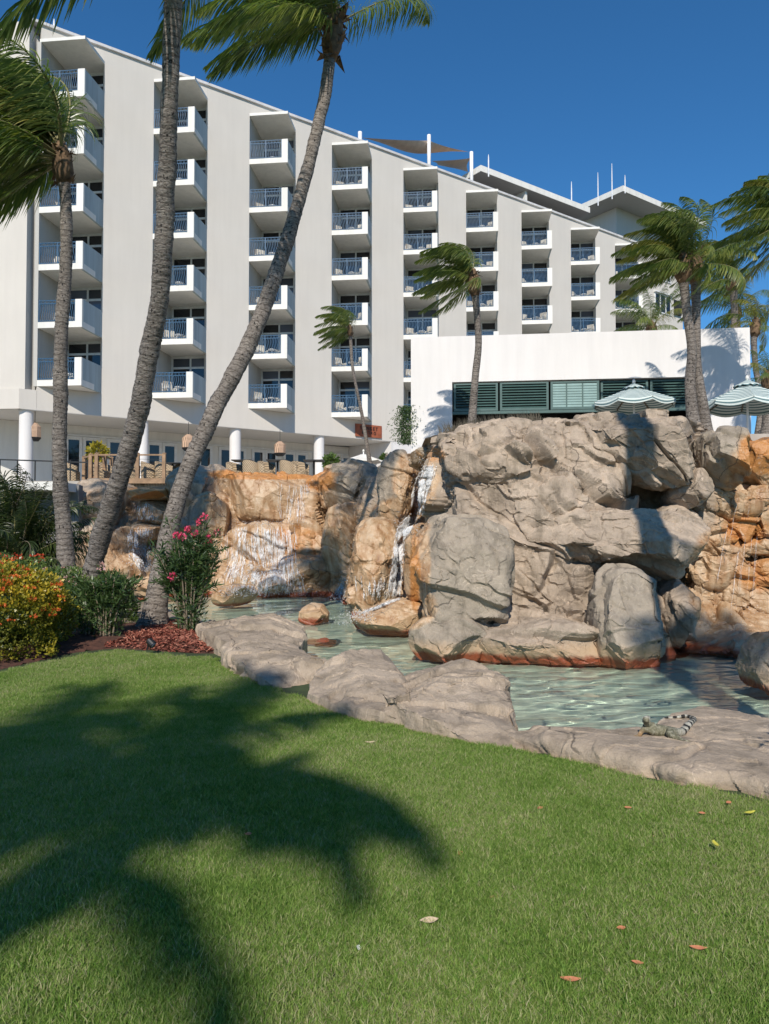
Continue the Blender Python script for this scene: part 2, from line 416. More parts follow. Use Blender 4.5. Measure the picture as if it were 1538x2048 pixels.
for j in range(NB):
    base = fp(j*BAY)
    for k in range(6):
        b = empty("balcony", (base.x-FA.x, base.y-FA.y, zk[k]), 0, hotel)
        link("slab", slab_me, b); link("pier", pier_me, b); link("side_panel", side_me, b); link("railing", rail_me, b)
        w = link("window", wf_me, hotel, (base.x-FA.x+A2_.x, base.y-FA.y+A2_.y, zk[k]+.302), wrz)
        for pm in pane_mes: link("pane", pm, w)
        if (j, k) in hidden or (j >= 5 and k < 3): continue
        o = empty("balcony_table", (base.x+1.25, base.y+.85, zk[k]+.30))
        o2 = link("balcony_table", tb_me, None, o.location); bpy.data.objects.remove(o)
        tag(o2, f"small white table on {ordn[k]} balcony up, {colname[j]}", "table", "white tables on the hotel balconies")
        for s, (dx, dy, rz) in enumerate(((.55, 1.25, .5), (1.75, .95, -.55))):
            if rr.random() < .12: continue
            q = empty("balcony_chair", (base.x+dx+rr.uniform(-.08, .08), base.y+dy+rr.uniform(-.1, .1), zk[k]+.30), rz+rr.uniform(-.3, .3))
            tag(q, f"{'left' if s == 0 else 'right'} striped chair on {ordn[k]} balcony up, {colname[j]}", "chair", "striped chairs on the hotel balconies")
            link("frame", cf_me, q); link("cushion", cc_me, q)
    link("canopy", canopy_me, hotel, (base.x-FA.x, base.y-FA.y, zk[6]))
# windows in the end panel
for (x0, x1, y0, y1) in ((1313, 1346, 584, 623), (1322, 1346, 500, 560)):
    t0, t1 = t_at(x0), t_at(x1); Y = fp(t0).y; z1 = at(x0, y0, Y).z; z0 = at(x0, y1, Y).z
    w = empty("window", (rel(fp(t0)).x, rel(fp(t0)).y, z0), frz, hotel); L = t1-t0; H = z1-z0
    f = MB(); 
    for (a, b_, c, d) in ((0, .12, 0, H), (L-.12, L, 0, H), (.12, L-.12, 0, .1), (.12, L-.12, H-.1, H), (L/3-.05, L/3+.05, .1, H-.1), (2*L/3-.05, 2*L/3+.05, .1, H-.1)): bx(f, a, b_, c, d, .12, -.02)
    bx(f, -.1, L+.1, H, H+.1, .3, -.1); f.obj("frame", M['frame'], w)
    for i in range(3):
        mb = MB(); bx(mb, L*i/3+.06, L*(i+1)/3-.06, .1, H-.1, .03, -.015); mb.obj("pane", M['glass'], w)
# --- penthouse on the roof with its deep overhanging slab
def roof_block(corner, s_r, s_b, z, th, setb, zlow, nm):
    """corner: 2D front corner of the slab; runs s_r along the facade direction, s_b to the back"""
    c = rel(corner)
    mb = MB(); mb.prism([c, c+FD*s_r, c+FD*s_r+FN*s_b, c+FN*s_b], z, z+th); wall_part(nm+"_roof_slab", mb, M['soffit_shade'])
    mb = MB(); mb.wall(c-FN*.05, c+FD*s_r-FN*.05, z+.02, z+th+.06, .045); wall_part("fascia", mb, M['white_paint'])
    mb = MB(); mb.wall(c+FN*s_b-FD*.05, c-FN*.05-FD*.05, z+.02, z+th+.06, .045); wall_part("fascia", mb, M['white_paint'])
    q = c+FD*setb[0]+FN*setb[1]; r_, b2 = s_r-setb[0]-setb[2], s_b-setb[1]-.5
    mb = MB(); mb.prism([q, q+FD*r_, q+FD*r_+FN*b2, q+FN*b2], zlow, z-.003); wall_part(nm+"_wall", mb, M['stucco'])
c1 = Vector((7.63, 54.3))+FN*1.0+FD*.3
z1 = 1.6+742/1480*c1.y
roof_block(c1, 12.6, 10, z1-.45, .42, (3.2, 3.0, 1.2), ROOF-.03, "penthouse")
r1 = rel(c1)
mb = MB(); q = r1+FD*5.0+FN*.25; mb.prism([q, q+FD*.25, q+FD*.25+FN*3.2, q+FN*3.2], ROOF-.02, z1-.455); wall_part("penthouse_fin", mb, M['white_paint'])
c2 = Vector((22.85, 70.0)); z2 = 1.6+702/1480*70.0
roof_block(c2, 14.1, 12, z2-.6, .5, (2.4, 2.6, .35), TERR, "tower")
# tower end face seen beyond the last bay, near-black blocks in place of its shaded balcony openings
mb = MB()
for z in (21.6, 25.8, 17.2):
    p = rel(c2)+FD*12.4+FN*2.5; mb = MB().box((p.x, p.y, z), (1.6, .3, 1.5), frz); wall_part("tower_shade_block", mb, M['dark'])
# antennas and lightning rods
for px, y0, y1, Y in ((1224, 327, 372, 66), (1196, 345, 385, 66), (1143, 363, 385, 62), (1250, 350, 362, 70), (977, 309, 322, 55), (108, 38, 50, 37.5)):
    a = at(px, y1, Y); b_ = at(px, y0, Y); mb = MB(); mb.tube([(0, 0, -1.2), (0, 0, 0), (0, 0, (b_.z-a.z)*.5), (0, 0, b_.z-a.z)], [.05, .05, .04, .02], 6)
    o = mb.obj("antenna", M['pole'], None, False, (a.x, a.y, a.z))
    nm = {1224: "tallest white whip antenna standing left of the tower roof peak", 1196: "second white whip antenna, left of the tallest one", 1143: "short white antenna rising above the penthouse roof slope",
          1250: "thin lightning rod on the peak of the tower roof", 977: "thin lightning rod on the penthouse roof peak", 108: "short rod at the hotel roof edge, top left of the picture"}[px]
    tag(o, nm, "antenna", "rods and antennas on the roofs")
# shade sails on the roof
poles = {}
for px, ytop, ybase, Y, lab in ((720, 264, 284, 50, "white shade sail pole, leftmost of three on the roof"), (858, 270, 328, 53.5, "tall white shade sail pole, middle one of three"), (943, 304, 358, 55.5, "white shade sail pole beside the penthouse roof corner")):
    a = at(px, ybase, Y); b_ = at(px, ytop, Y); mb = MB(); mb.tube([(0, 0, -1.3), (0, 0, b_.z-a.z)], .14, 10)
    o = mb.obj("sail_pole", M['pole'], None, True, (a.x, a.y, a.z)); tag(o, lab, "pole", "poles of the roof shade sails"); poles[px] = b_
def sail(name, corners, sag, label):
    n = 12; c = [Vector(q) for q in corners]; V = []; Fq = []
    for i in range(n+1):
        for j in range(n+1):
            u, v = i/n, j/n; pu = .1*math.sin(math.pi*u)*(v-.5)*2; pv = .1*math.sin(math.pi*v)*(u-.5)*2
            uu, vv = u-pv*.7, v-pu*.7
            p = c[0]*(1-uu)*(1-vv)+c[1]*uu*(1-vv)+c[2]*uu*vv+c[3]*(1-uu)*vv
            p.z -= sag*math.sin(math.pi*u)*math.sin(math.pi*v); V.append(p)
    for i in range(n):
        for j in range(n): a = i*(n+1)+j; Fq.append((a, a+1, a+n+2, a+n+1))
    me = np_mesh(name, V, Fq, M['sail'], True); o = link(name, me); tag(o, label, "shade sail", "tan shade sails above the hotel roof"); return o
sail("shade_sail", [at(722, 275, 50), at(858, 281, 53.5), at(938, 304, 55.5), at(800, 300, 58)], .6, "tan shade sail stretched between the left and middle roof poles")
sail("shade_sail", [at(862, 322, 54), at(942, 316, 55.5), at(936, 344, 59), at(875, 330, 60)], .2, "smaller tan shade sail just above the roof line, right of middle pole")
# --- sign, hanging lanterns, planters on the facade
def on_facade(px, py, back=0.0):
    t = t_at(px, back); q = fp(t, back); return at(px, py, q.y)
pa, pb = on_facade(711, 847, -.06), on_facade(763, 851, -.06); pc = on_facade(711, 872, -.06)
sg = empty("restaurant_sign", (pa.x, pa.y, pc.z), frz); tag(sg, "rusted metal restaurant sign on the facade below the fourth balcony column", "sign")
sw = (pb.xy-pa.xy).length; sh = pa.z-pc.z
MB().box((sw/2, 0, sh/2), (sw, .08, sh)).obj("sign_plate", M['rust'], sg)
for txt, zz, sz in (("SUNSET", .56, .36), ("BISTRO", .22, .30)):
    cu = bpy.data.curves.new("lettering", 'FONT'); cu.body = txt; cu.size = sh*sz*1.1; cu.extrude = .01; cu.align_x = 'CENTER'; cu.space_character = 1.35
    to = bpy.data.objects.new("lettering", cu); dg = bpy.context.evaluated_depsgraph_get(); COL.objects.link(to); dg.update()
    me = bpy.data.meshes.new_from_object(to.evaluated_get(dg)); bpy.data.objects.remove(to); me.materials.clear(); me.materials.append(M['black'])
    lo = link("lettering", me, sg, (sw*.5, -.055, sh*zz)); lo.rotation_euler = (math.pi/2, 0, 0)
M['wicker'] = None
def wicker(name, c, sx=60, sz=60):
    t = NT(name, .8); s = t.n("ShaderNodeSeparateXYZ"); t.l(t.objc(), s.inputs[0])
    an = t.math('ADD', t.math('MULTIPLY', s.outputs[0], sx), t.math('MULTIPLY', s.outputs[1], sx)); w1 = t.math('SINE', an); w2 = t.math('SINE', t.math('MULTIPLY', s.outputs[2], sz))
    f = t.math('ADD', t.math('MULTIPLY', w1, w2), t.noise(t.objc(), 8, 4)); t.col(t.ramp(f, [(0, tuple(x*.5 for x in c)), (.6, c), (1, tuple(min(1, x*1.25) for x in c))]))
    t.bump(f, .5, .01); return t.mat
M['wicker'] = wicker("rattan_weave", (.36, .27, .17)); M['lantern'] = wicker("lantern_reed", (.50, .33, .22), 90, 6)
def lantern(px, py0, py1, wpx, Y, label, tilt=0):
    top = at(px, py0, Y); bot = at(px, py1, Y); h = top.z-bot.z; r = wpx/2/F_PX*Y
    e = empty("hanging_lantern", (top.x, top.y, bot.z)); tag(e, label, "lantern", "woven lanterns hanging under the hotel overhang")
    MB().lathe((0, 0, 0), [(r*.55, 0), (r, h*.18), (r, h*.78), (r*.35, h)], 8).obj("shade", M['lantern'], e)
    MB().lathe((0, 0, 0), [(r*.56, -.01), (r*.62, 0), (r*1.02, h*.17), (r*1.02, h*.20), (r*.9, h*.20)], 8).obj("rim", M['black'], e)
    MB().beam((0, 0, h), (0, 0, UNDER-.02-bot.z), .025).obj("cord", M['black'], e)
    if tilt: e.rotation_euler = (0, tilt, .3)
lantern(377, 869, 902, 26, 40.5, "woven reed lantern hanging between second and third white columns")
lantern(560, 883, 912, 23, 43.5, "woven reed lantern hanging right of the third white column")
lantern(70, 846, 882, 24, 36.9, "dark woven lantern hanging beside the leftmost white column")

# ============================================================ WHITE BAR BUILDING
WY = 24.0
wl = at(822, 905, WY); wr_ = at(1503, 905, 24.0-11.9*.10)
bar = tag(empty("bar_building", (wl.x, wl.y, TERR)), "low white poolside bar building with a row of teal louvred shutters", "building")
wd2 = (wr_.xy-wl.xy).normalized(); wrz2 = math.atan2(wd2.y, wd2.x); bar.rotation_euler = (0, 0, wrz2)
WLN = (wr_.xy-wl.xy).length; HT = at(822, 675, WY).z-TERR
def bpos(px, py=800):
    """position along the bar wall and height above terrace for a photo point on it"""
    k = (px-769)/F_PX; s = (k*wl.y-wl.x)/(wd2.x-k*wd2.y); Y = wl.y+wd2.y*s; return s, at(px, py, Y).z-TERR
s0, zt = bpos(905, 763); s1, _ = bpos(1411, 752); _, zb = bpos(905, 848)
zt = 1.6+(1064-757)/F_PX*23.4-TERR
def bwall(x0, x1, z0, z1, m='white_wall', nm="wall", y=0, th=.3): return MB().box(((x0+x1)/2, y+th/2, (z0+z1)/2), (x1-x0, th, z1-z0)).obj(nm, M[m], bar)
bwall(0, s0, -.3, HT); bwall(s1, WLN, -.3, HT); bwall(s0+.001, s1-.001, zt, HT-.001); bwall(s0+.001, s1-.001, -.3, .9, 'white_wall')
MB().box((.15, 4.2, HT/2-.15), (.3, 7.79, HT+.29)).obj("side_wall", M['white_wall'], bar)
MB().box((WLN-.15, 4.2, HT/2-.15), (.3, 7.79, HT+.29)).obj("side_wall", M['white_wall'], bar)
MB().box((WLN/2, 4.2, HT-.35), (WLN-.61, 7.7, .2)).obj("roof", M['soffit'], bar)
MB().box((WLN/2, 3.5, zt/2), (WLN-.61, .1, zt+2)).obj("bar_back_wall", M['dark'], bar)
# shutters
edges = [906, 999, 1101, 1203, 1303, 1411]; SHB = 1.6+(1064-817)/F_PX*23.4-TERR
for i in range(5):
    a, _ = bpos(edges[i]+2); b_, _ = bpos(edges[i+1]-2); L = b_-a; zb_, zt_ = SHB, zt-.05; H = zt_-zb_
    sh_ = empty("shutter", (a, .06 if i < 3 else .16, zb_), 0, bar)
    f = MB(); fw = .07
    for (x0, x1, z0, z1) in ((0, fw, 0, H), (L-fw, L, 0, H), (fw, L-fw, 0, fw), (fw, L-fw, H-fw*.7, H)): bx(f, x0, x1, z0, z1, .06)
    f.obj("shutter_frame", M['teal'], sh_)
    if i == 2:
        mb = MB(); bx(mb, fw, L-fw, fw, H-fw, .02); mb.obj("shutter_panel", M['teal_pale'], sh_)
        mb = MB()
        for q in (.33, .66): bx(mb, L*q-.02, L*q+.02, fw, H-fw, .05, -.01)
        for q in range(9): bx(mb, fw, L-fw, fw+q*(H-2*fw)/9, fw+q*(H-2*fw)/9+.012, .03, -.004)
        mb.obj("panel_batten", M['teal'], sh_)
    else:
        ns = 9
        for q in range(ns):
            z = fw+(q+.5)*(H-1.7*fw)/ns; s = MB(); s.add([(fw, -.035, z-.035), (L-fw, -.035, z-.035), (L-fw, .045, z+.03), (fw, .045, z+.03), (fw, -.03, z-.043), (L-fw, -.03, z-.043), (L-fw, .05, z+.022), (fw, .05, z+.022)],
              [(0, 1, 2, 3), (7, 6, 5, 4), (0, 4, 5, 1), (1, 5, 6, 2), (2, 6, 7, 3), (3, 7, 4, 0)]); s.obj("slat", M['teal'], sh_)
mb = MB(); bx(mb, s0, s1, SHB-.10, SHB-.015, .12, .08); mb.obj("sill_rail", M['teal'], bar)

# ============================================================ GROUND, TERRACE, POOL
WATER = -0.30
pool_px = [(1790, 1640), (1538, 1600), (1390, 1590), (1290, 1600), (1160, 1590), (1060, 1590), (1000, 1560), (940, 1490), (800, 1425), (690, 1410), (620, 1380), (570, 1315), (430, 1275), (330, 1262), (255, 1262),
           (140, 1215), (110, 1180)]
pool = [on_z(x, y, WATER) for x, y in pool_px] + [Vector((-9.6, 26, 0)), Vector((2, 26, 0)), Vector((4, 14.5, 0)), Vector((14, 14.5, 0)), Vector((12, 6, 0))]
pool = np.array([(p.x, p.y) for p in pool])
def inside(P, poly):
    x, y = P[:, 0], P[:, 1]; c = np.zeros(len(P), bool); n = len(poly); j = n-1
    for i in range(n):
        xi, yi = poly[i]; xj, yj = poly[j]
        c ^= ((yi > y) != (yj > y)) & (x < (xj-xi)*(y-yi)/(yj-yi+1e-12)+xi); j = i
    return c
def pdist(P, poly):
    d = np.full(len(P), 1e9); n = len(poly)
    for i in range(n):
        a = poly[i]; b = poly[(i+1) % n]; ab = b-a; t = np.clip(((P-a)@ab)/(ab@ab), 0, 1); d = np.minimum(d, np.linalg.norm(P-a-t[:, None]*ab, axis=1))
    return d
xs = np.concatenate([[-900, -300, -100, -40, -20], np.arange(-14, 15.01, .2), [20, 40, 100, 300, 900]]); ys = np.concatenate([[-900, -300, -100, -30, -10], np.arange(0, 30.01, .2), [40, 60, 100, 300, 1500]])
GX, GY = np.meshgrid(xs, ys, indexing='ij'); P2 = np.stack([GX.ravel(), GY.ravel()], 1)
ins = inside(P2, pool); dd = pdist(P2, pool); basin = np.where(ins, -np.clip(dd/.35, 0, 1)*.78, 0.0)
lawn_h = .02*fbm(np.stack([P2[:, 0]*.5, P2[:, 1]*.5, P2[:, 0]*0], 1), 3, 5)
Zg = np.where(ins, basin, lawn_h*np.clip(dd/.5, 0, 1))
nx, ny = len(xs), len(ys); I = np.arange(nx*ny).reshape(nx, ny)
Q = np.stack([I[:-1, :-1], I[1:, :-1], I[1:, 1:], I[:-1, 1:]], -1).reshape(-1, 4)
deep = (Zg[Q] < -.02).any(1)
V3 = np.column_stack([P2, Zg])
t = NT("soil_and_turf", .95); p = t.pos(); t.col(t.ramp(t.noise(p, 3, 6), [(.35, (.025, .04, .012)), (.65, (.05, .075, .022))])); M['soil'] = t.mat
g = link("ground", np_mesh("ground", V3, Q[~deep], M['soil'], True)); tag(g, "flat turf ground running from the lawn to the horizon", kind="structure")
t = NT("pool_plaster", .7); p = t.pos(); w1 = t.noise(p, 1.1, 4, .5); w2 = t.noise(p, 9, 5, .6)
M['plaster'] = t.col(t.mix(w2, t.ramp(w1, [(.3, (.56, .66, .54)), (.7, (.70, .79, .66))]), (.63, .72, .60))).mat
g = link("pool_floor", np_mesh("pool_floor", V3, Q[deep], M['plaster'], True)); tag(g, "pale green plastered bottom of the rock pool", kind="structure")
mb = MB(); mb.prism([(-40, 29.6), (-9.5, 29.4), (-4.5, 28.2), (-1.2, 27.3), (.3, 24.5), (2.2, 16.2), (3.2, 15.3), (12, 15.2), (30, 15.2), (40, 90), (-60, 90)], -.5, TERR-.02)
t = mb.obj("terrace", simple("terrace_concrete", (.42, .38, .33), .9)); tag(t, "raised concrete terrace in front of the hotel", kind="structure")
# ============================================================ ROCK
def rock_mat(name, base, orange_default=0.0, bumpk=1.0):
    t = NT(name, .82); p = t.pos()
    n1 = t.noise(p, .9, 7, .6, .4); n2 = t.noise(p, 5.5, 7, .65); n3 = t.noise(p, 34, 4, .6)
    c = base
    a = t.ramp(n1, [(.28, tuple(x*.60 for x in c)), (.44, tuple(x*.86 for x in c)), (.58, c), (.75, (c[0]*1.22, c[1]*1.24, c[2]*1.28))])
    a = t.mix(1.0, a, t.ramp(n2, [(.30, (.72, .71, .70)), (.5, (1, 1, 1)), (.72, (1.12, 1.10, 1.08))]), 'MULTIPLY')
    dk = t.noise(t.scale(p, (3.5, 3.5, .6)), 1.0, 6, .7); a = t.mix(1.0, a, t.ramp(dk, [(.36, (.66, .66, .64)), (.50, (1, 1, 1))]), 'MULTIPLY')
    # mineral coating of the watercourses
    at_ = t.n("ShaderNodeAttribute"); at_.attribute_name = "stain"
    st = t.noise(t.scale(p, (6, 6, .9)), 1.0, 6, .65); s2 = t.noise(p, 2.2, 5, .6)
    oc = t.ramp(t.math('ADD', t.math('MULTIPLY', st, .6), t.math('MULTIPLY', s2, .4)), [(.32, (.20, .095, .04)), (.43, (.36, .205, .10)), (.53, (.49, .335, .20)), (.68, (.57, .45, .32))])
    fac = t.math('SUBTRACT', t.math('MULTIPLY', at_.outputs["Fac"], 2.0), t.math('MULTIPLY', n2, .9), True)
    fac = t.ramp(fac, [(.05, 0.0), (.45, 1.0)])
    a = t.mix(fac, a, oc)
    # rust attribute: strong orange red lips
    ar = t.n("ShaderNodeAttribute"); ar.attribute_name = "rust"
    fr = t.ramp(t.math('SUBTRACT', t.math('MULTIPLY', ar.outputs["Fac"], 1.8), t.math('MULTIPLY', s2, .9), True), [(.05, 0.0), (.5, 1.0)])
    a = t.mix(fr, a, t.mix(st, (.40, .14, .035), (.58, .30, .10)))
    vn = t.noise(p, 3.2, 3, .5, 1.2); vein = t.ramp(t.math('ABSOLUTE', t.math('SUBTRACT', vn, .5)), [(0.0, .55), (.012, 0.0)]); vmask = t.ramp(t.noise(p, 1.7, 2), [(.5, 0.0), (.6, 1.0)])
    a = t.mix(t.math('MULTIPLY', vein, vmask), a, tuple(min(1, x*1.7) for x in c))
    grit = t.noise(p, 90, 3, .7); a = t.mix(1.0, a, t.ramp(grit, [(.3, (.86, .86, .86)), (.7, (1.12, 1.12, 1.12))]), 'MULTIPLY')
    # cracks
    w = t.n("ShaderNodeTexVoronoi"); w.feature = 'DISTANCE_TO_EDGE'; w.inputs["Scale"].default_value = .9
    wp = t.n("ShaderNodeMix", data_type='VECTOR'); nz = t.n("ShaderNodeTexNoise"); nz.inputs["Scale"].default_value = 1.7; nz.inputs["Detail"].default_value = 6
    t.l(p, nz.inputs["Vector"]); wp.inputs[0].default_value = .42; t.l(p, wp.inputs[4]); t.l(nz.outputs["Color"], wp.inputs[5]); t.l(wp.outputs[1], w.inputs["Vector"])
    cr = t.ramp(w.outputs["Distance"], [(0.0, 0.0), (.008, 1.0)]); msk = t.ramp(t.noise(p, 1.3, 2), [(.42, 0.0), (.5, 1.0)])
    crk = t.math('MAXIMUM', cr, msk)
    a = t.mix(t.math('SUBTRACT', 1.0, crk), a, tuple(x*.30 for x in c))
    # waterline: iron-red band with a cream fringe above
    sz = t.n("ShaderNodeSeparateXYZ"); t.l(p, sz.inputs[0])
    zz = t.math('ADD', sz.outputs[2], t.math('MULTIPLY', t.math('SUBTRACT', n2, .5), -.16))
    cream = t.ramp(t.math('SUBTRACT', zz, -.30), [(.22, 1.0), (.36, 0.0)]); a = t.mix(t.math('MULTIPLY', cream, .65), a, (.50, .34, .20))
    red = t.ramp(t.math('SUBTRACT', zz, -.30), [(.09, 1.0), (.16, 0.0)]); a = t.mix(red, a, t.mix(st, (.16, .035, .015), (.36, .10, .04)))
    t.col(a)
    h = t.math('ADD', t.math('MULTIPLY', n2, 1.0), t.math('ADD', t.math('MULTIPLY', n3, .30), t.math('MULTIPLY', grit, .10))); h = t.math('ADD', h, t.math('MULTIPLY', crk, .35))
    t.bump(h, .55*bumpk, .05)
    rg = t.mix(t.math('MAXIMUM', t.math('MAXIMUM', fac, fr), red), (.85, .85, .85), (.42, .42, .42)); t.l(rg, t.b.inputs["Roughness"])
    return t.mat
M['rock'] = rock_mat("carved_rock", (.43, .34, .255))
M['rock_grey'] = rock_mat("grey_carved_rock", (.355, .295, .225))
M['rock_rim'] = rock_mat("rim_rock", (.405, .32, .235), bumpk=1.0)
# orange watercourses and rust lips in photo coordinates: (px, py, rx, ry, strength)
STAIN = [(530, 1000, 130, 75, 1.0), (545, 1110, 150, 95, 1.1), (300, 1020, 60, 60, 1.1), (290, 1090, 60, 75, .9), (760, 1120, 75, 110, .9), (830, 960, 45, 60, 1.0), (705, 1090, 60, 100, .6), (800, 1050, 60, 60, .8), (770, 1215, 100, 50, 1.1), (820, 1130, 40, 120, 1.1),
         (470, 1185, 80, 25, 1.1), (630, 1215, 60, 30, 1.0), (1535, 1070, 95, 210, 1.2), (1560, 900, 62, 90, 1.2), (1440, 1160, 70, 110, .8), (210, 1110, 70, 70, .55), (320, 1170, 60, 30, .7), (600, 1160, 200, 35, .9), (200, 1000, 50, 40, .3), (640, 1000, 40, 90, .6)]
RUST = [(296, 985, 40, 13, 1.2), (540, 948, 140, 12, .9), (590, 1085, 60, 50, .45), (1530, 905, 55, 45, 1.1), (1490, 1060, 60, 40, .6), (1520, 1150, 60, 50, .5), (640, 960, 35, 30, .6), (870, 910, 25, 22, .5), (830, 1150, 14, 90, .6)]
def stain_attr(V, add=0.0):
    x, y = project(V); out = []
    for L in (STAIN, RUST):
        s = np.zeros(len(V))
        for (cx, cy, rx, ry, k) in L: s = np.maximum(s, k*np.exp(-(((x-cx)/rx)**2+((y-cy)/ry)**2)**2))
        out.append(s)
    return {'stain': out[0]+add, 'rust': out[1]}
def grid_normals(V, n, m):
    G = V.reshape(n, m, 3); du = np.gradient(G, axis=0); dv = np.gradient(G, axis=1); N = np.cross(du, dv); N /= np.linalg.norm(N, axis=2, keepdims=True)+1e-9
    return N.reshape(-1, 3)
def strat(V, ang=-.55, sx=.42):
    c, s = math.cos(ang), math.sin(ang); return np.stack([(V[:, 0]*c+V[:, 2]*s)*sx, V[:, 1], -V[:, 0]*s+V[:, 2]*c], 1)
def relief(V, N, seed, k=1.0, crack=.045):
    f1, e1 = facet(strat(V, -.5, .62), .85, .27*k, seed, .13, .09); f2, e2 = facet(strat(V, -.75, .6), 2.3, .085*k, seed+50, .15, .06); f3, e3 = facet(strat(V, -.3, .6), 6.5, .030*k, seed+90, .2, .07)
    r = 1-np.abs(fbm(V*1.1, 5, seed+7)); b = fbm(V*.45, 3, seed+8)
    d = f1+f2+f3+.05*k*r+.12*k*b-crack*(1-e1)-crack*.5*(1-e2)
    return V+N*d[:, None]
BVHS = []
def finish_rock(name, V, Q, m, parent=None, smooth=True, add=0.0, sharp=19):
    off = np.array(parent.location) if parent else np.zeros(3)
    me = np_mesh(name, V-off, Q, M[m], smooth, attr=stain_attr(V, add)); o = link(name, me, parent)
    if smooth: me.set_sharp_from_angle(angle=math.radians(sharp))
    BVHS.append((V, Q)); return o
def interp_pts(x, pts):
    a = np.array(pts, float); return np.interp(x, a[:, 0], a[:, 1])
def cliff(name, x0, x1, step, top, botD, tilt, bumps, seed, m, parent=None, ybot=1345, kk=1.0, back=3.0, wl=None):
    px = np.arange(x0, x1+step, step, dtype=float); nu = len(px)
    yt = interp_pts(px, top)+2.0*fbm(np.stack([px*.05, px*0, px*0], 1), 3, seed)*2; yb = interp_pts(px, wl) if wl else np.full(nu, ybot)
    nv = int((yb-yt).max()/step)+2; v = np.linspace(0, 1, nv)
    PX = np.repeat(px[:, None], nv, 1); PY = yb[:, None]+(yt-yb)[:, None]*v[None]
    D = np.repeat(interp_pts(px, botD)[:, None], nv, 1)+np.repeat(interp_pts(px, tilt)[:, None], nv, 1)*v[None]
    for (cx, cy, rx, ry, d) in bumps:
        D = D+d*np.exp(-(((PX-cx)/rx)**2+((PY-cy)/ry)**2)**1.5)
    u = (PX-769)/F_PX; w = (1024-PY)/F_PX; ry_ = CP-w*SP; rz_ = SP+w*CP; k = D/ry_
    V = np.stack([u*k, D, CAM_H+rz_*k], -1).reshape(-1, 3)
    N = grid_normals(V, nu, nv); 
    if (N[:, 1].mean() > 0): N = -N
    V = relief(V, N, seed, kk).reshape(nu, nv, 3)
    # top carries on to the back and the foot goes down under the water
    tops = []
    for i in range(1, 6):
        T = V[:, -1].copy(); T[:, 1] += back*i/5; T[:, 2] -= .02*i*i-.05*i+ .0; T[:, 2] += .04*fbm(T*1.5, 3, seed+3); tops.append(T[:, None])
    T = tops[-1].copy(); T[..., 2] = 2.0; tops.append(T)
    low = V[:, 0].copy(); low[:, 2] -= 1.0; low[:, 1] += .2
    V = np.concatenate([low[:, None], V]+tops, 1); nv2 = V.shape[1]
    Ig = np.arange(nu*nv2).reshape(nu, nv2); Qd = np.stack([Ig[:-1, :-1], Ig[1:, :-1], Ig[1:, 1:], Ig[:-1, 1:]], -1).reshape(-1, 4)
    return finish_rock(name, V.reshape(-1, 3), Qd, m, parent)
